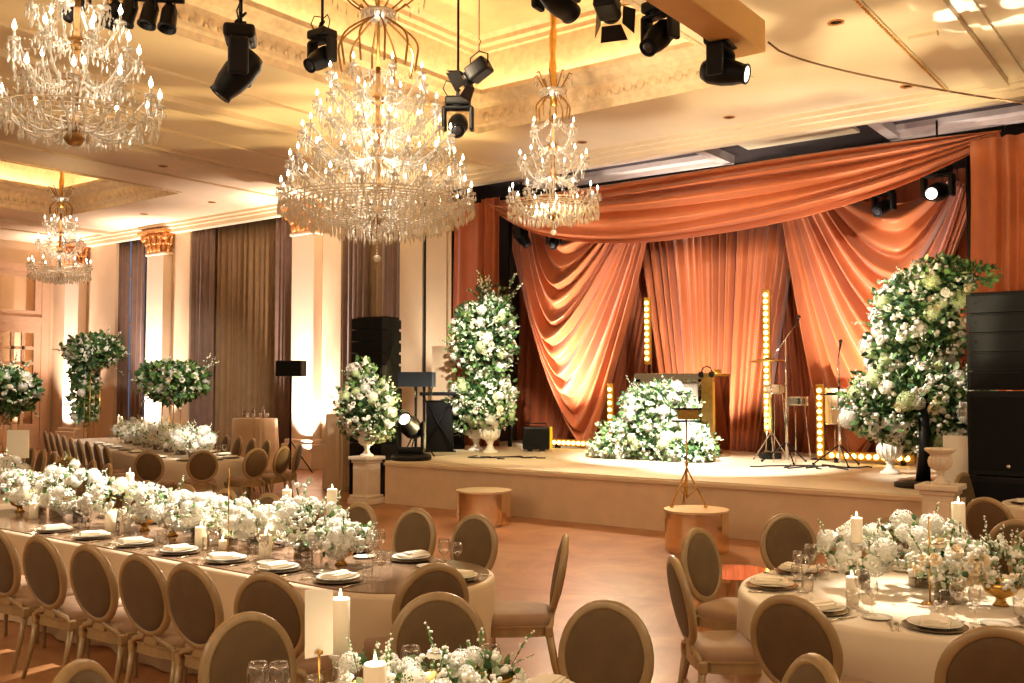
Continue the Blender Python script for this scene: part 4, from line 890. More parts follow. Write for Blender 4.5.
b = MB(); b.lathe([(0, 0), (.33, 0), (.33, .05), (.28, .07), (0, .07)], 28); b.build('base', M['black'], t); b = MB(); b.tube([(0, .05, .05), (.02, .1, .5), (-.02, .2, 1.2)], [.09, .07, .06], 12); b.build('trunk', M['black'], t)
b = MB(); P0 = at(960, 478, y=12.35); b.box((P0.x, 12.35, SH + .35), (.36, .02, .68)); o = b.build('fretwork_panel', M['urn']); tag(o, 'white panel behind the cream pedestal, crossed by leaves', 'panel')
# table bouquets
def vase(kind, x, y, z, s, label):
    t = thing('flower_vase', label, 'vase', (x, y, z)); b = MB()
    if kind == 'bowl': b.lathe([(0, 0), (.05 * s, 0), (.03 * s, .03 * s), (.03 * s, .05 * s), (.09 * s, .08 * s), (.12 * s, .15 * s), (.115 * s, .15 * s), (.085 * s, .085 * s), (0, .06 * s)], 24, cap=False); b.build('bowl', M['brass'], t)
    else:
        b.lathe([(0, 0), (.075 * s, 0), (.08 * s, .004), (.08 * s, .14 * s), (.076 * s, .14 * s), (.074 * s, .008), (0, .006)], 24, cap=False); b.build('bowl', M['smoked'], t)
        q = MB(); rn = random.Random(int(x * 100))
        for i in range(14): a = rn.uniform(0, 6.28); q.tube([(.05 * s * math.cos(a), .05 * s * math.sin(a), .01), (.03 * math.cos(a + 2), .03 * math.sin(a + 2), .16 * s)], .003, 5)
        tag(q.build('stems', M['stem'], t), None, None, None, 'stuff')
T1F = [(-9.45, 4.78, .36, .17, 'leftmost, half cut by the candle'), (-8.75, 4.80, .42, .20, 'behind the pair of short candles'), (-7.75, 4.80, .46, .17, 'wide, in front of the back-on chair'), (-6.90, 4.78, .38, .14, 'low, crossed by the brass rod'),
       (-6.20, 4.80, .34, .13, 'between the brass rod and the stout candle'), (-5.50, 4.80, .30, .17, 'with a tall spire, before the rounded end'), (-5.02, 4.72, .16, .10, 'small, ending the row at the rounded end')]
for i, (x, y, rx, rz, s) in enumerate(T1F):
    for k, dx in enumerate((-.5, .5) if rx > .3 else (0,)): vase('cyl' if (i + k) % 3 else 'bowl', x + dx * rx, y, ZT, .9, ('smoked glass vase' if (i + k) % 3 else 'brass bowl') + ' under the %s table bouquet, %s side' % (ORD[i], ('door', 'stage')[k] if rx > .3 else 'end'))
    z = .10; bl = [(0, 0, z + rz * .8, rx, .19, rz * .8), (-rx * .5, 0, z + rz * 1.0, rx * .45, .16, rz * .65), (rx * .55, .02, z + rz * .9, rx * .42, .17, rz * .7)]
    if i in (1, 5): bl.append((-.05, 0, z + rz * 1.7, .08, .08, .13))
    arrangement('table_bouquet', 'white bouquet on the mirrored table, ' + s, (x, y, ZT), bl, 210, 46 if rx > .3 else 20, .055, .05, mix=('puff', 'puff', 'rose', 'puff', 'rose'), sprays=7, seed=30 + i, front=CAMDIR(x, y), group='bouquets along the long mirrored table', pale=.5, spray_up=.9, fill=90)
for i, (x, y, rx, rz, s, mx) in enumerate([(-1.92, 6.12, .20, .12, 'large white roses left of the gold rod', ('puff', 'rose', 'rose')), (-1.62, 6.40, .24, .15, 'blue-white hydrangeas behind the gold rod', ('puff', 'puff', 'rose')), (-1.38, 6.02, .19, .11, 'cream roses right of the gold rod', ('cream', 'cream', 'rose')), (-1.12, 6.12, .17, .12, 'wispy beige sprays under the tall candle', ('cream',))]):
    vase('cyl' if i != 3 else 'bowl', x, y, .752, .9, ('smoked glass vase' if i != 3 else 'brass bowl') + ' under the ' + s)
    arrangement('table_bouquet', 'bouquet on the round table, ' + s, (x, y, .752), [(0, 0, .11 + rz, rx, rx * .8, rz), (rx * .4, 0, .11 + rz * 1.3, rx * .6, rx * .5, rz * .7)], 150, 26 if i < 3 else 8, .062, .045, mix=mx, sprays=7 if i < 3 else 26, seed=50 + i, front=CAMDIR(x, y), group='bouquets on the round table', pale=.6, spray_up=1.0, fill=40)
for i, (u, v, d, rx, s) in enumerate([(378, 676, 3.55, .17, 'of white hydrangeas and roses around the short candle'), (440, 672, 3.62, .16, 'of drooping green stems, middle of the row'), (484, 670, 3.7, .15, 'of white sweet peas at the right, by the wine glass')]):
    p = at(u, v, d=d); vase('bowl', p.x, p.y, .752, 1.0, 'brass bowl under the bouquet ' + s)
    arrangement('table_bouquet', 'bouquet on the card-sign table ' + s, (p.x, p.y, .752), [(0, 0, p.z - .79, rx, rx * .8, .07), (-.04, 0, p.z - .76, rx * .6, rx * .6, .06)], 90, 22, .045, .045, mix=('puff', 'rose', 'rose'), sprays=6, fill=30, seed=60 + i, front=CAMDIR(p.x, p.y), group='bouquets on the card-sign table', pale=.3, spray_up=1.2)
for i in range(7):
    p = E2 + A2 * (.25 + .82 * i); s = ORD[i]
    vase('cyl', p.x, p.y, .752, 1.2, 'smoked glass vase on the curtain table, %s from its rounded end' % s)
    arrangement('table_bouquet', 'white bouquet on the curtain table, %s from its rounded end' % s, (p.x, p.y, .752), [(0, 0, .28, .42, .26, .16), (.15, 0, .38, .2, .18, .12)], 180, 40, .07, .06, fill=90, mix=('puff', 'rose', 'puff') if i < 2 else ('cream', 'rose', 'cream', 'puff'), sprays=16, seed=70 + i, front=CAMDIR(p.x, p.y), group='bouquets along the curtain table', pale=.5, spray_up=.9)
for i in range(4):
    p = E0 + A0 * (.3 + .85 * i); s = ORD[i]
    vase('cyl', p.x, p.y, .752, 1.1, 'smoked glass vase on the yellow-lit table, %s from its end' % s)
    arrangement('table_bouquet', 'white bouquet on the yellow-lit table, %s from its end' % s, (p.x, p.y, .752), [(0, 0, .26, .42, .24, .14)], 180, 40, .065, .055, fill=80, mix=('puff', 'rose'), sprays=10, seed=80 + i, front=CAMDIR(p.x, p.y), group='bouquets on the yellow-lit table', pale=.4)
# raised bouquets on gold stands above the curtain table and its neighbours
def raised(u, v, w, h, y, label, seed, n=2000, nb=60, slab_=True, drop=0):
    c = at(u, v, y=y); d = (c - Vector((0, 0, CAMH))).dot(_f); s = d / FOC; rx, rz = w * s / 2, h * s / 2
    t = thing('bouquet_stand', 'slim gold stand under the ' + label.split(' before')[0].split(' half')[0], 'stand', (c.x, c.y, 0)); b = MB()
    for sx, sy in ((-1, -1), (-1, 1), (1, -1), (1, 1)): b.tube([(sx * .13, sy * .13, 0), (sx * .13, sy * .13, c.z - rz * .4)], .012, 6)
    b.build('posts', M['gilt'], t); b = MB(); b.box((0, 0, c.z - rz * .4), (.32, .32, .02)); b.box((0, 0, .012), (.32, .32, .02)); b.build('tray', M['gilt'], t)
    bl = [(0, 0, 0, rx * .62, .4, rz * .8), (-rx * .5, 0, rz * .1, rx * .5, .35, rz * .65), (rx * .52, 0, rz * .05, rx * .48, .35, rz * .65)]
    if drop: bl += [(-rx * .35, 0, -rz * 1.1, rx * .38, .3, rz * .8), (-rx * .35, 0, -rz * 2.2, rx * .30, .3, rz * .8), (-rx * .3, 0, -rz * 3.0, rx * .25, .3, rz * .6)]
    arrangement('raised_bouquet', label, c, bl, n, nb, .085, .125, fill=120, seed=seed, sprays=16, pale=.10, mix=('rose', 'rose', 'cream', 'puff'), front=CAMDIR(c.x, c.y), spray_up=.0)
raised(93, 352, 84, 40, 13.2, 'dark leafy bouquet trailing to the floor before the first pilaster', 91, 2600, 70, drop=1)
raised(172, 382, 88, 46, 11.6, 'wide leafy bouquet raised before the second pilaster', 92, 2200, 66)
raised(8, 392, 62, 52, 8.6, 'round raised bouquet half cut by the frame, beside the mirrored door', 93, 1500, 50)

# ---------------------------------------------------------------- chandeliers
def chandelier(loc, zb, tiers, fringe, crown, ztop, label, rod_r=.03, seed=0, sleeve=False, bulb_s=1.0):
    """tiers: (z, radius, arms, curl); fringe: (r_out, z_top, [(r, z_end, n)]); heights are absolute, zb = lowest bead."""
    rn = random.Random(seed); t = thing('chandelier', label, 'chandelier', (loc[0], loc[1], 0), 0, 'crystal chandeliers')
    zl = fringe[1]; zc = crown[0]
    b = MB(); b.tube([(0, 0, zl - .25), (0, 0, zc + .05)], rod_r, 10)
    for z, r, n, c in tiers: b.lathe([(rod_r, z - .34), (rod_r * 2.6, z - .30), (rod_r * 3.0, z - .26), (rod_r * 1.4, z - .21), (rod_r, z - .15)], 14)
    b.lathe([(0, zl - .26), (.06, zl - .24), (.09, zl - .19), (.06, zl - .14), (.03, zl - .10)], 18); b.build('stem', M['stemgold'], t)
    b = MB(); 
    if sleeve:
        pts = [(.012 * math.sin(k), .012 * math.cos(k * 1.3), lerp(zc + .2, ztop, k / 14)) for k in range(15)]; b.tube(pts, [.05 + .012 * math.sin(k * 2.1) for k in range(15)], 10); b.build('chain_sleeve', M['gilt'], t)
    else: b.tube([(0, 0, zc), (0, 0, ztop)], .02, 8); b.build('hanging_rod', M['gilt'], t)
    b = MB(); b.lathe([(.0, ztop), (.16, ztop - .005), (.15, ztop - .05), (.04, ztop - .12), (0, ztop - .12)], 20); b.build('ceiling_rose', M['gilt'], t)
    bulbm = MB().lathe([(0, 0), (.010, .002), (.016 * bulb_s, .018 * bulb_s), (.014 * bulb_s, .035 * bulb_s), (.004, .062 * bulb_s), (0, .075 * bulb_s)], 8).mesh('candle_bulb', M['bulb'])
    for ti, (z, r, n, curl) in enumerate(tiers):
        a = MB(); P = []
        for k in range(13):
            f = k / 12; P.append((.05 + (r - .05) * f, 0, z - .26 - curl * math.sin(PI * min(1, f * 1.15)) * 1.0 + (.26 - .03) * (f ** 3)))
        a.tube(P, .011, 6); a.lathe([(0, z - .045), (.03, z - .04), (.052, z - .018), (.055, z - .014), (.02, z - .03), (0, z - .03)], 12, (r, 0, 0)); a.lathe([(0, z - .03), (.012, z - .03), (.012, z + .055), (0, z + .055)], 8, (r, 0, 0))
        am = a.mesh('arm', M['crystal']); cm = MB()
        for i in range(6):
            q = 2 * PI * i / 6; x, y = r + .05 * math.cos(q), .05 * math.sin(q); cm.bead((x, y, z - .03), .009); cm.drop((x, y, z - .042), .013, .085)
        cm.bead((r, 0, z - .07), .014); cm.drop((r, 0, z - .085), .018, .13); cm = cm.mesh('crystal_drops', M['crystal'])
        for i in range(n):
            q = 2 * PI * (i + .5 * (ti % 2)) / n + .07 * ti; o = use(am, 'arm', t, None, (0, 0, q)); use(bulbm, 'candle_bulb', o, (r, 0, z + .055)); use(cm, 'crystal_drops', o)
        # bead strings: between the cups and up to the tier above
        s = MB()
        for i in range(n):
            q0, q1 = 2 * PI * (i + .5 * (ti % 2)) / n + .07 * ti, 2 * PI * (i + 1 + .5 * (ti % 2)) / n + .07 * ti
            for k in range(9):
                f = k / 8; q = q0 + (q1 - q0) * f; s.bead((r * math.cos(q) * (1 - .06 * math.sin(PI * f)), r * math.sin(q) * (1 - .06 * math.sin(PI * f)), z - .03 - .11 * math.sin(PI * f)), .009)
            nz, nr = (tiers[ti + 1][0] - .30, tiers[ti + 1][1] * .45) if ti + 1 < len(tiers) else (zc, .10)
            for k in range(1, 14):
                f = k / 14; g = 1 - f; s.bead(((r * g + nr * f - .25 * r * math.sin(PI * f) * .6) * math.cos(q0), (r * g + nr * f - .25 * r * math.sin(PI * f) * .6) * math.sin(q0), z + (nz - z) * f ** 1.6), .009)
                if k % 3 == 1: s.drop(((r * g + nr * f) * .8 * math.cos(q0 + .1), (r * g + nr * f) * .8 * math.sin(q0 + .1), z + (nz - z) * f), .012, .08)
        tag(s.build('bead_strings', M['crystal'], t), None, None, None, 'stuff')
        s = MB(); rr = r * .93
        while rr > .12:
            m = max(6, int(2 * PI * rr / .07))
            for i in range(m):
                q = 2 * PI * i / m + rn.uniform(-.1, .1); zz = z - .20 + rn.uniform(-.05, .06) - .18 * (1 - rr / r); s.drop((rr * math.cos(q), rr * math.sin(q), zz), .011, rn.uniform(.06, .11))
            rr -= .11
        tag(s.build('crystal_skirt', M['crystal'], t), None, None, None, 'stuff')
    # ring and hanging fringe at the bottom
    ro, zt, rings = fringe; b = MB(); b.tube([(ro * math.cos(2 * PI * i / 48), ro * math.sin(2 * PI * i / 48), zt) for i in range(48)], .008, 6, closed=True)
    for r, ze, n in rings[1:]: b.tube([(r * math.cos(2 * PI * i / 36), r * math.sin(2 * PI * i / 36), zt - .02) for i in range(36)], .008, 5, closed=True)
    for i in range(8): q = 2 * PI * i / 8; b.tube([(.05 * math.cos(q), .05 * math.sin(q), zt - .06), (ro * math.cos(q), ro * math.sin(q), zt)], .008, 5)
    b.build('ring_frame', M['crystalw'], t)
    b = MB(); w = MB()
    for ri, (r, ze, n) in enumerate(rings):
        for i in range(n):
            q = 2 * PI * (i + .5 * (ri % 2)) / n; x, y = r * math.cos(q), r * math.sin(q); tgt = w if (i + ri) % 3 else b; L = (zt - ze) * rn.uniform(.86, 1.05); z = zt
            while z > zt - L + .16: tgt.bead((x, y, z - .015), .010); z -= .032
            tgt.drop((x, y, z), .019, .135)
    tag(b.build('crystal_fringe', M['crystal'], t), None, None, None, 'stuff'); tag(w.build('crystal_fringe', M['crystalw'], t), None, None, None, 'stuff')
    b = MB(); z = zt - .26; zz = zb + .08
    while z > zz: b.bead((0, 0, z), .020); z -= .038
    b.ball((0, 0, zb + .045), .045, 14, 10); b.build('pendant', M['crystal'], t)
    # crown of curved canes with a glass dish on top
    z0, z1, rc, n = crown; b = MB()
    for i in range(n):
        q = 2 * PI * i / n; P = []
        for k in range(13): f = k / 12; r = .06 + rc * math.sin(PI * .5 * min(1, (1 - f) * 1.7)) * (1 - .25 * max(0, .4 - f)) ; P.append((r * math.cos(q), r * math.sin(q), lerp(z0, z1, f)))
        b.tube(P, .013, 6)
    for i in range(n):
        q = 2 * PI * (i + .5) / n; P = [((.05 + rc * 1.15 * f ** .6) * math.cos(q), (.05 + rc * 1.15 * f ** .6) * math.sin(q), z1 + .04 + .34 * f - .10 * max(0, f - .8) * 5) for f in [k / 9 for k in range(10)]]; b.tube(P, .011, 6)
    b.build('crown_canes', M['stemgold'], t); b = MB(); b.lathe([(0, z1 - .06), (.10, z1 - .05), (.20, z1 + .02), (.22, z1 + .05), (.18, z1 + .03), (0, z1 - .01)], 20)
    for i in range(n * 2): q = 2 * PI * i / (n * 2); b.drop(((.05 + rc * 1.2) * math.cos(q), (.05 + rc * 1.2) * math.sin(q), z1 + .26), .016, .12); b.bead(((.05 + rc * 1.2) * math.cos(q), (.05 + rc * 1.2) * math.sin(q), z1 + .28), .012)
    for i in range(n * 2): q = 2 * PI * i / (n * 2); b.drop((.2 * math.cos(q), .2 * math.sin(q), z1 + .03), .014, .10)
    tag(b.build('crown_crystals', M['crystal'], t), None, None, None, 'stuff')
    mid = sum(z for z, *_ in tiers) / len(tiers); R = max(r for _, r, *_ in tiers)
    for z, r, n, c in tiers:
        l = _light('POINT', 'chandelier_light', (loc[0], loc[1], z + .05), n * 1.7, (1, .88, .70), shadow_soft_size=min(.5, r * .6)); l['kind'] = 'light'
    return t
chandelier((-8.15, 8.2), 3.46, [(4.30, 1.12, 20, .14), (4.62, 1.02, 18, .12), (4.98, .88, 16, .11), (5.34, .72, 12, .10), (5.68, .58, 8, .10)],
           (1.12, 4.17, [(1.15, 3.98, 110), (1.03, 3.90, 96), (.90, 3.84, 84), (.76, 3.79, 70), (.60, 3.75, 54), (.42, 3.71, 38), (.24, 3.69, 20)]), (5.75, 6.42, .42, 10), TOP, 'huge five-tier crystal chandelier hanging over the long table', seed=1)
SMALL = [(4.86, .66, 12, .10), (5.40, .50, 9, .09), (5.86, .34, 6, .08)]
SF = (.66, 4.72, [(.68, 4.46, 52), (.56, 4.43, 42), (.42, 4.40, 30), (.27, 4.37, 20), (.12, 4.35, 8)])
chandelier((-8.15, 11.9), 4.24, SMALL, SF, (6.0, 6.38, .20, 8), TOP, 'smaller three-tier crystal chandelier hanging in front of the orange swag', seed=2, sleeve=True)
chandelier((-8.15, 4.45), 4.10, [(4.55, .70, 12, .12), (4.95, .52, 9, .1), (5.3, .36, 6, .08)], (.66, 4.36, [(.70, 4.22, 30), (.56, 4.20, 26), (.42, 4.16, 20), (.27, 4.14, 14), (.12, 4.12, 8)]), (5.4, 5.8, .24, 8), TOP, 'crystal chandelier cut by the frame above the left tables, arms clearly visible', seed=3, bulb_s=1.3)
chandelier((-22.15, 11.8), 4.38, SMALL, SF, (6.0, 6.38, .20, 8), TOP, 'farthest small crystal chandelier hanging before the lit pilasters', seed=4, sleeve=True)
# ---------------------------------------------------------------- hanging stage lamps
def moving_head(p, aim, s, label, ztop, lit=True, group='moving-head lamps', drop=(0, 0)):
    """Moving head hanging base-up at p; aim = point its barrel looks at; s = overall height in metres."""
    p = Vector(p); t = thing('moving_head_lamp', label, 'stage lamp', p, 0, group); d = Vector(aim) - p; yaw = math.atan2(-d.x, d.y); t.rotation_euler = (0, 0, yaw)
    k = s / .62; pit = math.atan2(d.z, math.hypot(d.x, d.y))
    b = MB(); b.box((0, 0, .27 * k), (.34 * k, .26 * k, .12 * k), .03 * k); b.lathe([(.10 * k, .19 * k), (.11 * k, .21 * k)], 16); b.build('base', M['black'], t)
    b = MB(); b.box((0, 0, .185 * k), (.40 * k, .16 * k, .05 * k), .02 * k)
    for sx in (-1, 1): b.box((sx * .185 * k, 0, .04 * k), (.06 * k, .17 * k, .32 * k), .025 * k)
    b.build('yoke', M['black'], t)
    R = (pit - PI / 2, 0, 0); b = MB(); c = Vector((0, 0, -.04 * k)); E_ = Euler(R)
    b.lathe([(0, -.20 * k), (.09 * k, -.19 * k), (.125 * k, -.12 * k), (.135 * k, .02 * k), (.12 * k, .14 * k), (.095 * k, .23 * k), (.10 * k, .27 * k), (.085 * k, .275 * k), (.08 * k, .25 * k), (0, .25 * k)], 24, c, R); h = b.build('head', M['blackm'], t)
    b = MB(); b.lathe([(.078 * k, .262 * k), (.05 * k, .272 * k), (0, .276 * k)], 20, c, R); b.build('lens', M['lens' if lit else 'lensoff'], h)
    b = MB(); b.box((0, 0, .35 * k), (.05 * k, .10 * k, .09 * k), .01); b.tube([(0, .04 * k, .39 * k), (.04 * k, 0, .44 * k), (0, -.04 * k, .47 * k), (-.03 * k, 0, .42 * k)], .012 * k, 6); b.build('clamp', M['black'], t)
    b = MB(); b.tube([(0, 0, .36 * k), (0, 0, ztop - p.z)], .018 if drop == (0, 0) else .006, 6); b.build('hanging_pipe', M['blackm'], t)
    b = MB(); b.tube([(.13 * k, 0, .33 * k), (.2 * k, .02, .45 * k), (.16 * k, 0, .56 * k), (.04 * k, 0, .52 * k)], .008, 6); b.tube([(-.12 * k, 0, .33 * k), (-.17 * k, .02, .42 * k), (-.10 * k, 0, .52 * k), (-.01, 0, .48 * k)], .007, 6); b.build('cable', M['cable'], t)
    return t
for u, v, d, s, aim, lab, zt, lit in [(240, 67, 8.8, .66, (-9.2, 3.2, 1), 'largest black moving-head lamp, hanging left of the huge chandelier', TOP, False), (322, 55, 12, .58, (-9, 2, 1.5), 'black moving-head lamp peeping behind the huge chandelier', TOP, False),
                         (458, 122, 13, .62, (-4, 4, 1), 'black moving-head lamp at the right edge of the huge chandelier', TOP, False), (660, 32, 10.3, .62, (-6, 4, 1), 'squat black moving-head lamp clamped to the gold beam, facing down', 6.0, False),
                         (721, 68, 9.9, .64, (-2.2, 9.3, 4.75), 'black moving-head lamp below the end of the gold beam, lens lit', 6.0, True), (736, 10, 12.8, .5, (-3, 16, 3), 'small black lamp seen above the gold beam', CEIL, False),
                         (556, -8, 8.2, .6, (-5, 15, 3), 'black lamp cut by the top frame above the small chandelier chain', TOP, False)]:
    moving_head(at(u, v, d=d), aim, s, lab, zt, lit)
for u, v, y, aim, lab, s in [(521, 234, 16.4, (-9, 17, 1), 'black lamp under the left end of the orange swag', .62), (554, 240, 16.5, (-8, 10, 0), 'small black lamp beside the left swag lamp', .5),
                             (884, 205, 16.4, (-6.6, 9, 1), 'black lamp hanging under the right half of the orange swag', .55), (938, 189, 16.3, (-4.4, 10, 3.6), 'black lamp with bright lens near the right end of the swag', .72)]:
    q = at(u, v, y=y); moving_head(q, aim, s, lab, q.z + 1.1, 'bright' in lab)
def barn_door(p, aim, s, label, ztop, group='barn-door lamps'):
    p = Vector(p); d = Vector(aim) - p; t = thing('barn_door_lamp', label, 'stage lamp', p, 0, group); R = d.to_track_quat('-Z', 'Y').to_euler()
    b = MB(); b.box((0, 0, 0), (.22 * s, .20 * s, .30 * s), .03 * s); b.lathe([(.09 * s, -.15 * s), (.10 * s, -.20 * s), (.085 * s, -.20 * s), (.08 * s, -.16 * s)], 20); b.build('housing', M['black'], t, None, R)
    b = MB(); b.lathe([(0, -.165 * s), (.08 * s, -.165 * s)], 20); b.build('lens', M['lensoff'], t, None, R)
    for i in range(4):
        a = PI / 2 * i; b = MB(); q = Vector((math.cos(a), math.sin(a), 0)); w = Vector((-q.y, q.x, 0)); z0, z1 = -.20 * s, -.34 * s
        b.add([q * .11 * s + w * .10 * s + Vector((0, 0, z0)), q * .11 * s - w * .10 * s + Vector((0, 0, z0)), q * .20 * s - w * .14 * s + Vector((0, 0, z1)), q * .20 * s + w * .14 * s + Vector((0, 0, z1))] + [q * .115 * s + w * .10 * s + Vector((0, 0, z0)), q * .115 * s - w * .10 * s + Vector((0, 0, z0)), q * .205 * s - w * .14 * s + Vector((0, 0, z1)), q * .205 * s + w * .14 * s + Vector((0, 0, z1))], [(0, 1, 2, 3), (7, 6, 5, 4), (0, 4, 5, 1), (2, 6, 7, 3), (1, 5, 6, 2), (0, 3, 7, 4)]); b.build('flap', M['black'], t, None, R)
    b = MB(); b.tube([(-.14 * s, 0, 0), (-.14 * s, 0, .18 * s), (0, 0, .24 * s), (.14 * s, 0, .18 * s), (.14 * s, 0, 0)], .010, 6); b.build('bracket', M['black'], t)
    b = MB(); b.tube([(0, 0, .24 * s), (0, 0, .32 * s), (.03, 0, .36 * s), (0, 0, .40 * s), (0, 0, ztop - p.z)], .007, 6); b.build('hook', M['blackm'], t)
    return t
barn_door(at(479, 70, d=12.2), (-9.6, 9, 4.8), 1.0, 'small boxy lamp hooked on a wire in the corner of the ceiling tray', 8.3)
barn_door(at(607, 4, d=10), (-6.5, 13, 4.8), 1.05, 'black barn-door lamp at the top frame left of the gold beam', 8.3)
for i, (u, v, s) in enumerate([(112, 12, 'leftmost'), (129, 10, 'second from left'), (150, 12, 'second from right'), (169, 16, 'rightmost')]):
    p = at(u, v, d=9.2); t = thing('par_lamp', 'small black spot can, %s on the bar beside the top-left chandelier' % s, 'stage lamp', p, 0, 'spot cans on the short bar'); R = (Vector((-.3 + .15 * i, -.25, -1))).to_track_quat('-Z', 'Y').to_euler()
    b = MB(); b.lathe([(0, .12), (.05, .11), (.075, .05), (.078, -.12), (.088, -.125), (.088, -.15), (.07, -.15), (.068, -.10), (0, -.08)], 18); b.build('housing', M['black'], t, None, R)
    b = MB(); b.tube([(-.09, 0, 0), (-.09, 0, .10), (0, 0, .16), (.09, 0, .10), (.09, 0, 0)], .008, 6); b.tube([(0, 0, .16), (0, 0, .20)], .015, 6); b.build('bracket', M['black'], t)
    b = MB(); b.lathe([(.066, -.10), (0, -.10)], 16); b.build('lens', M['lensoff'], t, None, R)
p0, p1 = at(98, -4, d=9.2), at(184, 1, d=9.2); b = MB(); b.tube([p0, p1], .03, 8); b.tube([p0.lerp(p1, .3), p0.lerp(p1, .3) + Vector((0, 0, TOP - p0.z))], .012, 6); b.tube([p0.lerp(p1, .8), p0.lerp(p1, .8) + Vector((0, 0, TOP - p1.z))], .012, 6)
tag(b.build('lighting_bar', M['blackm']), 'short black lighting bar at the top frame above the spot cans', 'bar')
p0 = at(78, 3, d=9.0); moving_head(p0, (-9, 2, 2), .4, 'small black lamp seen through the top-left chandelier', TOP, False)
# gold wrapped box truss and the cable from it
b = MB(); E_ = at(752, 44, d=10.2); G0 = Vector((E_.x - .02, E_.y, E_.z))
b.box((G0.x, G0.y - 5.5, G0.z + .05), (.34, 11.0, .34), .01); t = b.build('truss', M['truss']); tag(t, 'gold-wrapped lighting beam running out of the top frame', 'beam')
b = MB()
for y in (G0.y - .4, G0.y - 3.5): b.tube([(G0.x, y, G0.z + .2), (G0.x, y, CEIL)], .012, 6)
b.build('hanging_wire', M['blackm'], t)
b = MB(); P = []
for i in range(25): f = i / 24; u, v = lerp(768, 1030, f), 42 + 62 * f ** .62; P.append(at(u, v, d=lerp(10.2, 10.6, f)))
b.tube(P, .011, 6); tag(b.build('sagging_cable', M['tan']), 'thin brown cable sagging from the gold beam across the ceiling', 'cable')

# ---------------------------------------------------------------- loudspeakers
def array(x, y, z0, w, dpt, n, h, label, rz=0, subs=()):
    t = thing('speaker_tower', label, 'loudspeaker', (x, y, 0), rz)
    z = z0
    for hh in subs:
        b = MB(); b.box((0, 0, z + hh / 2), (w * 1.02, dpt * 1.1, hh - .01), .012); c = b.build('subwoofer', M['black'], t); b = MB(); b.box((0, -dpt * .55 - .004, z + hh / 2), (w * .94, .012, hh * .86), .004); b.build('grille', M['grille'], c)
        b = MB(); b.lathe([(0, .0), (.022, .0), (.022, .006), (0, .006)], 12, (.0, -dpt * .55 - .012, z + hh * .12), (PI / 2, 0, 0)); b.build('badge', M['chrome'], c); z += hh
    z += .002
    for i in range(n):
        b = MB(); P = [(-dpt / 2, -.5 * h + .005), (-dpt / 2, .5 * h - .005), (dpt / 2, .38 * h), (dpt / 2, -.38 * h)]
        vs = [(-w / 2, q, r + z + h / 2) for q, r in P] + [(w / 2, q, r + z + h / 2) for q, r in P]; b.add(vs, [(3, 2, 1, 0), (4, 5, 6, 7), (0, 1, 5, 4), (1, 2, 6, 5), (2, 3, 7, 6), (3, 0, 4, 7)])
        c = b.build('speaker_cabinet', M['black'], t); b = MB(); b.box((0, -dpt / 2 - .004, z + h / 2), (w * .92, .012, h * .82), .004); b.build('grille', M['grille'], c)
        b = MB(); [b.box((sx * (w / 2 + .006), 0, z + h / 2), (.012, .08, .03), .003) for sx in (-1, 1)]; b.lathe([(0, 0), (.009, 0), (.009, .004), (0, .004)], 8, (-w * .38, -dpt / 2 - .01, z + h / 2), (PI / 2, 0, 0)); b.build('rigging_plate', M['chrome' if i == 99 else 'blackm'], c); z += h
    b = MB(); b.box((0, .05, z0 + sum(subs) + .03 + n * h / 2), (w * .93, dpt * .7, n * h)); b.build('gap_filler', M['black'], t)  # black box added to keep the gaps between cabinets dark
    return t
array(-2.13, 12.6, 0, .84, .62, 5, .225, 'tall black speaker tower right of the white flower column', 0, (.96, .98)); 
q = at(376, 400, d=18.0); array(q.x, q.y, 0, .70, .60, 6, .215, 'black speaker tower behind the left urn bouquet', .15, (.95, 1.0))
def pole_speaker(x, y, z, label):
    t = thing('pole_speaker', label, 'loudspeaker', (x, y, 0), YAW - .2); b = MB(); b.box((0, 0, z), (.62, .34, .36), .02); b.build('cabinet', M['black'], t); b = MB(); b.box((0, -.175, z), (.56, .012, .30), .004); b.build('grille', M['grille'], t)
    b = MB(); b.tube([(0, 0, .1), (0, 0, z - .17)], .025, 8); b.build('pole', M['blackm'], t)
    for i in range(3): a = 2 * PI * i / 3 + .4; b = MB(); b.tube([(0, 0, .75), (.5 * math.cos(a), .5 * math.sin(a), .02)], .014, 6); b.tube([(0, 0, .35), (.28 * math.cos(a), .28 * math.sin(a), .34)], .008, 6); b.build('leg', M['blackm'], t)
q = at(290, 474, z=0); pole_speaker(q.x, q.y, 2 + (385 - 368) * 22 / FOC, 'black loudspeaker on a pole in front of the lit pilaster')

# ---------------------------------------------------------------- things on the stage
def at_s(u, v): return at(u, v, z=SH)
# mirrored booth
q = at(674, 445, y=15.85); t = thing('dj_booth', 'mirrored booth with a gold side behind the flower mound', 'booth', (q.x, 15.85, SH))
b = MB(); w = 1.60; h = 1.50
for x0, x1, z0, z1 in [(-w / 2, w / 2, h - .16, h), (-w / 2, w / 2, 0, .12), (-w / 2, -w / 2 + .14, .1, h - .1), (w / 2 - .30, w / 2 - .2, .1, h - .1)]: b.box(((x0 + x1) / 2, 0, (z0 + z1) / 2), (x1 - x0, .08, z1 - z0), .005)
b.build('frame', M['mirror'], t); b = MB(); b.box((-.05, .03, h / 2), (w - .3, .02, h - .2)); b.build('panel', M['urn'], t)
b = MB(); b.box((w / 2 - .12, 0, h / 2), (.22, .10, h + .01), .005); b.build('gold_side', M['gilt'], t); b = MB(); b.box((0, .35, h - .03), (w, .7, .05), .005); b.build('counter', M['gilt'], t)
for sx in (-1, 1): b = MB(); b.box((sx * (w / 2 - .05), .36, h / 2 - .02), (.05, .66, h - .06)); b.build('side_panel', M['mirror'], t)
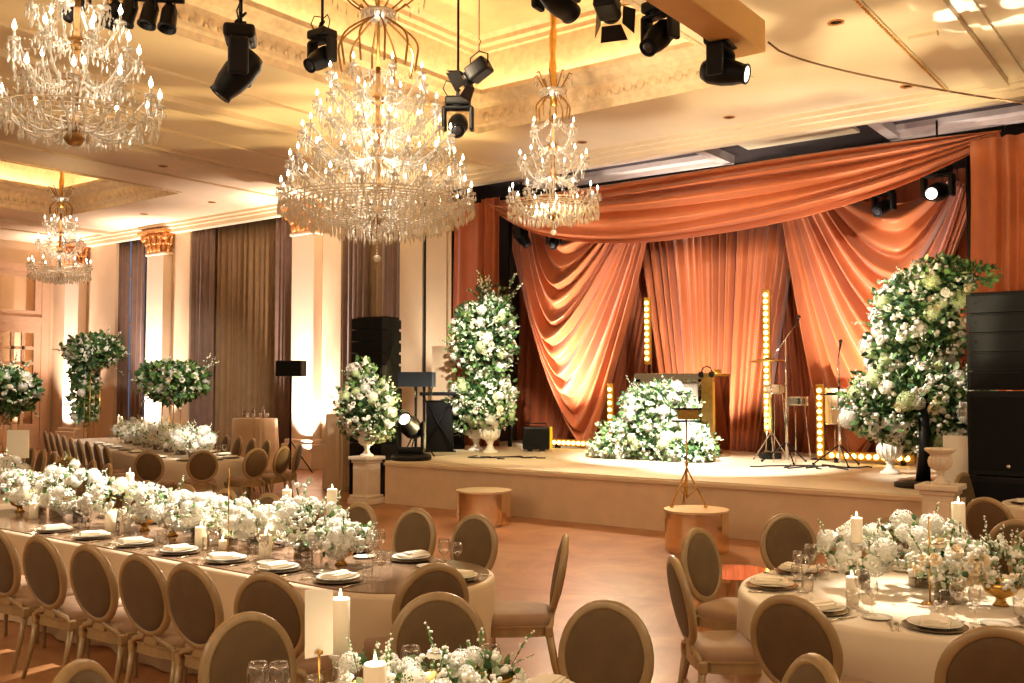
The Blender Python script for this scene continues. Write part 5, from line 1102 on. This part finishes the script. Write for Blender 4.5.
p = Vector((q.x + w / 2 - .12, 15.83, SH + h - .005)); t = thing('headphones', 'black headphones hung on the gold corner of the booth', 'headphones', p)
b = MB(); b.tube([(.10 * math.cos(a), -.03, .02 + .10 * math.sin(a)) for a in [PI * i / 12 for i in range(13)]], .012, 6); b.build('headband', M['black'], t)
for sx in (-1, 1): b = MB(); b.lathe([(0, -.03), (.05, -.03), (.055, 0), (.05, .03), (0, .03)], 16, (sx * .10, -.05, -.02), (0, PI / 2, 0)); b.build('ear_cup', M['black'], t)
# batten lamps
def batten(p0, p1, n, label):
    p0, p1 = Vector(p0), Vector(p1); t = thing('bulb_batten', label, 'light batten', p0, 0, 'amber bulb battens'); d = p1 - p0; L = d.length; vert = abs(d.z) > .5 * L
    b = MB(); b.box(d / 2, (.14, .06, L + .1) if vert else (L + .1, .06, .14), .01); b.build('strip', M['batten'], t)
    bm = MB().ball((0, -.05, 0), .042, 10, 7).mesh('bulb', M['battenbulb'])
    for i in range(n): use(bm, 'bulb', t, d * ((i + .5) / n))
    if vert: b = MB(); b.box((0, .06, (SH - p0.z + L) / 2), (.04, .04, L + p0.z - SH)); b.box((0, .06, SH - p0.z + .01), (.34, .26, .02)); b.build('stand', M['blackm'], t)
    else:
        for x in (.1, .9): b = MB(); b.box((L * x, 0, (SH - p0.z) / 2 - .02), (.06, .12, p0.z - SH - .04)); b.build('foot', M['blackm'], t)
def vb(u, v0, v1, y, n, label): a, c = at(u, v1, y=y), at(u, v0, y=y); a.z = max(a.z, SH + .06); batten((a.x, y, a.z), (a.x, y, c.z), n, label)
vb(648, 300, 362, 17.0, 10, 'upright amber bulb batten high on the left, between cowl and centre curtain')
vb(611, 386, 440, 16.9, 8, 'short upright amber bulb batten left of the flower mound')
vb(768, 292, 430, 16.9, 22, 'tallest amber bulb batten behind the golden cymbal')
vb(718, 372, 442, 16.9, 11, 'amber bulb batten just right of the booth')
vb(821, 387, 460, 16.6, 10, 'short upright amber bulb batten between the two microphone stands')
a = at(553, 443, y=16.5); c = at(602, 443, y=16.5); batten((a.x, 16.5, SH + .12), (c.x, 16.5, SH + .12), 10, 'amber bulb batten lying left of the flower mound')
a = at(829, 455, y=16.2); c = at(912, 455, y=16.2); batten((a.x, 16.2, SH + .12), (c.x, 16.2, SH + .12), 11, 'amber bulb batten lying behind the white urn at right')
# boxy floor lamp; yellow light on its side put into a glowing colour
q = at_s(536, 451); t = thing('floor_lamp_box', 'black boxy stage lamp with a yellow-lit side, beside the left urns', 'stage lamp', q, YAW)
b = MB(); b.box((0, 0, .26), (.52, .36, .44), .03); b.box((-.12, -.1, .02), (.1, .1, .04)); b.box((.12, -.1, .02), (.1, .1, .04)); b.build('housing', M['black'], t); b = MB(); b.box((.29, 0, .26), (.05, .34, .42), .01); b.build('lit_side', M['yellow'], t)
b = MB(); b.tube([(-.2, 0, .47), (-.2, 0, .54), (.2, 0, .54), (.2, 0, .47)], .012, 6); b.build('handle', M['blackm'], t); b = MB(); b.box((0, -.185, .26), (.44, .012, .34), .005); b.build('grille', M['grille'], t)
# moving head standing on the stage corner
q = at_s(411, 460); t = thing('moving_head_lamp', 'black moving-head lamp standing on the left stage corner, lens glowing', 'stage lamp', q, YAW, 'moving-head lamps')
b = MB(); b.lathe([(0, 0), (.34, 0), (.36, .04), (.34, .09), (.22, .12), (0, .12)], 24); b.build('base', M['black'], t); b = MB(); b.box((0, 0, .17), (.46, .2, .10), .03)
for s in (-1, 1): b.box((s * .21, 0, .42), (.08, .2, .50), .03)
b.build('yoke', M['black'], t); R = (math.radians(62), 0, math.radians(-18)); b = MB(); b.lathe([(0, -.24), (.12, -.22), (.17, -.10), (.18, .08), (.14, .20), (.12, .30), (.13, .33), (.11, .335), (.10, .31), (0, .30)], 24, (0, 0, .56), R); h = b.build('head', M['black'], t)
b = MB(); b.lathe([(.10, .315), (.06, .33), (0, .335)], 20, (0, 0, .56), R); b.build('lens', M['lens'], h)
# keyboard rig
q = at_s(438, 452); t = thing('keyboard_rack', 'black keyboard and stand left of the orange side panel', 'keyboard', q, YAW)
b = MB(); b.box((.05, 0, 1.12), (.80, .26, .07), .01); b.build('keyboard', M['black'], t); b = MB()
for s in (-1, 1): b.tube([(s * .3, -.1, .02), (-s * .3, .1, 1.08)], .018, 6)
b.tube([(-.35, -.1, .02), (.35, -.1, .02)], .015, 6); b.build('stand', M['blackm'], t); b = MB(); b.box((.02, .25, .5), (.52, .4, .98), .02); b.build('flight_case', M['black'], t)
q = at(434, 452, z=SH); t = thing('amplifier_stack', 'black amplifier stack on the stage beside the moving-head lamp', 'amplifier', q + Vector((-.55, 1.0, 0)), YAW)
b = MB(); b.box((0, 0, .45), (.75, .45, .9), .02); b.build('cabinet', M['black'], t); b = MB(); b.box((0, -.23, .42), (.66, .012, .7), .004); b.build('grille', M['grille'], t)
q = at(416, 380, d=17.2); t = thing('wedge_speaker', 'dark navy wedge speaker raised on a stand above the keyboard', 'loudspeaker', (q.x, q.y, SH), YAW)
zz = q.z - SH; b = MB(); b.prism([(-.30, -.16), (.30, -.20), (.34, .10), (.02, .22), (-.30, .14)], zz - .12, zz + .14); b.build('cabinet', M['navy'], t); b = MB(); b.tube([(0, 0, .05), (0, 0, zz - .12)], .025, 8)
for i in range(3): a = 2.1 * i + .3; b.tube([(0, 0, .5), (.34 * math.cos(a), .34 * math.sin(a), .02)], .013, 6)
b.build('stand', M['blackm'], t); b = MB(); b.tube([(.25, -.1, zz - .1), (.27, -.1, zz - .35), (.30, -.1, zz - .12)], .012, 6); b.tube([(-.02, -.1, zz - .1), (0, -.1, zz - .3)], .008, 6); b.build('cable', M['cable'], t)
b = MB(); q = at(442, 400, y=15.2); b.box((q.x, 15.25, SH + 1.05), (.62, .05, 2.1), .01); tag(b.build('screen_panel', M['cloth']), 'beige upright panel behind the keyboard at the stage left', 'panel')
# microphone stands
def mic_stand(u, v, h, label, boom=None, tray=False):
    q = at_s(u, v); t = thing('microphone_stand', label, 'microphone stand', q, YAW, 'microphone stands'); b = MB(); b.tube([(0, 0, .06), (0, 0, h * .62)], .024, 8); b.tube([(0, 0, h * .6), (0, 0, h)], .016, 8); b.lathe([(.012, h * .58), (.022, h * .59), (.022, h * .64), (.012, h * .65)], 10); b.build('pole', M['chrome'], t)
    for i in range(3): a = 2 * PI * i / 3 + .5; b = MB(); b.tube([(0, 0, .34), (.42 * math.cos(a), .42 * math.sin(a), .015)], .012, 6); b.ball((.42 * math.cos(a), .42 * math.sin(a), .02), .022, 6, 4); b.build('leg', M['blackm'], t)
    e = Vector((0, 0, h)); f = Vector((.16, 0, h + .22)); b = MB(); b.tube([e - Vector((.2, 0, .28)), f] if boom else [e, e + Vector((.02, 0, .12))], .009, 6); b.build('boom', M['chrome' if boom else 'blackm'], t); g = f if boom else e + Vector((.02, 0, .12))
    b = MB(); b.lathe([(0, 0), (.014, 0), (.020, .13), (0, .135)], 12, g, (0, .5 if boom else .15, 0)); b.ball(g + Vector((.07 if boom else .02, 0, .15)), .032, 10, 7); b.build('microphone', M['black'], t)
    if tray: b = MB(); b.box((0, -.04, h * .66), (.56, .24, .02), .004); b.box((0, -.16, h * .67), (.5, .02, .03)); b.build('music_tray', M['black'], t)
mic_stand(787, 463, 2.05, 'chrome microphone stand with boom beside the drums', True); mic_stand(840, 466, 1.72, 'chrome microphone stand with a small tray, right of the drums', False, True)
# drums
q = at_s(772, 461); t = thing('cymbal_stand', 'golden cymbal on a thin stand in front of the tallest batten', 'cymbal', q); h = at(768, 360, y=q.y).z - SH; b = MB(); b.lathe([(.0, h + .05), (.04, h + .045), (.06, h + .02), (.30, h - .015), (.30, h - .03), (0, h - .005)], 28, c=(0, -.05, 0), rot=(.0, -.02, 0)); b.build('cymbal', M['gilt'], t)
b = MB(); b.tube([(0, 0, .3), (0, 0, h)], .012, 8); b.build('pole', M['chrome'], t)
for i in range(3): a = 2 * PI * i / 3 + 1; b = MB(); b.tube([(0, 0, .5), (.34 * math.cos(a), .34 * math.sin(a), .012)], .012, 6); b.build('leg', M['chrome'], t)
def drum(u, v, vt, r, hh, label, m='skin', stand=True):
    q = at_s(u, v); zt = at(u, vt, y=q.y).z - SH; t = thing('drum', label, 'drum', q); b = MB(); b.lathe([(r, zt - hh), (r, zt)], 24, cap=False); b.lathe([(0, zt - .004), (r, zt - .004)], 24, cap=False); b.build('shell', M[m], t)
    b = MB(); b.lathe([(r * .98, zt - .02), (r * 1.05, zt - .018), (r * 1.05, zt + .008), (r * .98, zt + .008)], 24, cap=False); b.lathe([(r * .98, zt - hh), (r * 1.05, zt - hh), (r * 1.05, zt - hh + .02), (r * .98, zt - hh + .02)], 24, cap=False)
    for i in range(8): a = 2 * PI * i / 8; b.tube([(r * 1.05 * math.cos(a), r * 1.05 * math.sin(a), zt - .01), (r * 1.05 * math.cos(a), r * 1.05 * math.sin(a), zt - hh + .01)], .006, 5)
    b.build('hoop', M['chrome'], t)
    for i in range(3): a = 2 * PI * i / 3 + .8; b = MB(); b.tube([(r * .8 * math.cos(a), r * .8 * math.sin(a), zt - hh), (r * 1.3 * math.cos(a), r * 1.3 * math.sin(a), .01)], .010, 6); b.build('leg', M['chrome'], t)
drum(776, 458, 385, .17, .16, 'shallow silver-rimmed drum left of the boom stand'); drum(797, 461, 397, .19, .14, 'small silver drum right of the boom stand', 'chrome'); drum(836, 460, 388, .20, .62, 'pale conga drum behind the right microphone stand')
q = at_s(770, 459); t = thing('pedal_board', 'small black pedal box on the bright stage floor', 'pedal', q, YAW); b = MB(); b.box((0, 0, .06), (.34, .26, .10), .02); b.build('body', M['black'], t); b = MB(); b.box((-.06, -.06, .125), (.12, .14, .02), .004, (.2, 0, 0)); b.build('treadle', M['blackm'], t)
t = thing('floor_cables', 'tangle of black cables around the microphone stand feet', 'cable'); rn = random.Random(4)
for k in range(4):
    b = MB(); a = at_s(760 + 22 * k, 466); P = [a + Vector((.35 * i * .3 + rn.uniform(-.1, .1), rn.uniform(-.35, .35), .012)) for i in range(8)]; b.tube(P, .012, 5); b.build('cable', M['cable'], t)
t = thing('floor_cables', 'loose blue-tipped cables on the stage before the left urns', 'cable'); 
for k in range(3):
    b = MB(); a = at_s(470 + 16 * k, 457); P = [a + Vector((.12 * i, rn.uniform(-.25, .25), .012)) for i in range(8)]; b.tube(P, .012, 5); b.build('cable', M['cable' if k else 'navy'], t)
# ---------------------------------------------------------------- mirrored drum tables and the music stand
def drum_table(x, y, r, h, label):
    t = thing('mirrored_drum_table', label, 'side table', (x, y, 0), 0, 'mirrored drum tables'); b = MB(); n = 28; vs = []
    for z in (.0, h - .02): vs += [(r * math.cos(2 * PI * i / n), r * math.sin(2 * PI * i / n), z) for i in range(n)]
    b.add(vs, [(i, (i + 1) % n, n + (i + 1) % n, n + i) for i in range(n)]); b.build('side', M['mirror'], t); b = MB(); b.lathe([(0, h - .025), (r * 1.02, h - .025), (r * 1.02, h), (0, h)], 40, smooth=False); b.build('top', M['mirror' if 'partly' in label else 'drumtop'], t)
drum_table(-8.87, 11.15, .40, .48, 'mirrored drum table against the stage front, below the booth'); drum_table(-5.33, 10.85, .385, .50, 'mirrored drum table carrying the tripod music stand')
q = at(735, 572, z=.5); drum_table(q.x, q.y, .33, .50, 'mirrored drum table partly behind the three-quarter chair')
q = at(687, 507, z=.5); t = thing('music_stand', 'brass tripod music stand on the mirrored drum table', 'music stand', (q.x, q.y, .50), YAW); b = MB(); b.tube([(0, 0, .1), (0, 0, 1.12)], .011, 8); b.lathe([(.012, .5), (.02, .51), (.02, .55), (.012, .56)], 10); b.build('pole', M['brass'], t)
for i in range(3): a = 2 * PI * i / 3 + .55 - PI / 2 + .5; b = MB(); b.tube([(0, 0, .48), (.24 * math.cos(a), .24 * math.sin(a), .02)], .011, 6); b.tube([(0, 0, .12), (.13 * math.cos(a), .13 * math.sin(a), .23)], .006, 6); b.ball((.24 * math.cos(a), .24 * math.sin(a), .025), .025, 8, 6); b.build('leg', M['brass'], t)
b = MB(); b.tube([(0, .01, 1.05), (0, .01, 1.25)], .01, 6); b.box((.02, -.012, 1.14), (.26, .012, .12)); b.build('desk', M['brass'], t)
for z in (-.06, .09): b = MB(); b.box((0, -.02, 1.12 + z), (.36, .05, .022), .004); b.build('desk_bar', M['black'], t)
# ---------------------------------------------------------------- draped stands by the window wall
def draped(x, y, w, d, h, label, seed, cat='table', ang=0):
    rn = random.Random(seed); ph = [rn.uniform(0, 6) for _ in range(3)]; b = MB(); m = 120; vs = []
    for k, z in [(0, h), (.97, h), (1, h - .01), (1.02, h * .8), (1.06, h * .4), (1.12, .01)]:
        for j in range(m):
            a = 2 * PI * j / m; cx, sy = math.cos(a), math.sin(a); e = .5; X = math.copysign(abs(cx) ** e, cx) * w / 2; Y = math.copysign(abs(sy) ** e, sy) * d / 2; g = 1 + (1 - z / h) * (.06 * math.sin(9 * a + ph[0]) + .04 * math.sin(17 * a + ph[1]))
            vs.append((X * k * g, Y * k * g, z))
    b.add(vs, [(j * m + i, (j + 1) * m + i, (j + 1) * m + (i + 1) % m, j * m + (i + 1) % m) for j in range(5) for i in range(m)], True); return tag(b.build('draped_bar', M['cloth'], None, (x, y, 0), (0, 0, ang)), label, cat)
q = at(262, 470, z=0); q.x -= .25; draped(q.x, 14.9, 1.1, .7, 1.22, 'cream-draped bar table with bottles before the widest window', 1)
rn = random.Random(9)
bm = MB().lathe([(0, 0), (.04, 0), (.042, .16), (.015, .22), (.014, .29), (0, .29)], 14).mesh('bottle', M['smoked']); gm = MB().lathe([(0, 0), (.035, 0), (.04, .12), (.037, .12), (.03, .006), (0, .006)], 14, cap=False).mesh('drinking_glass', M['glass'])
for i in range(8):
    x = q.x - .42 + .12 * i
    if i % 3 == 0: tag(use(bm, 'bottle', None, (x, 14.9, 1.222)), 'tall bottle on the cream-draped bar, %s glassware piece from the door' % ORD[i], 'bottle', 'glassware on the draped bar')
    else: tag(use(gm, 'drinking_glass', None, (x, 14.82 + .1 * (i % 2), 1.222)), 'clear glass on the cream-draped bar, %s glassware piece from the door' % ORD[i], 'glass', 'glassware on the draped bar')
q = at(341, 489, z=0); draped(q.x, q.y, .52, .5, 1.45, 'tall beige-draped stand between the pilaster and the left pedestal', 2, 'stand')
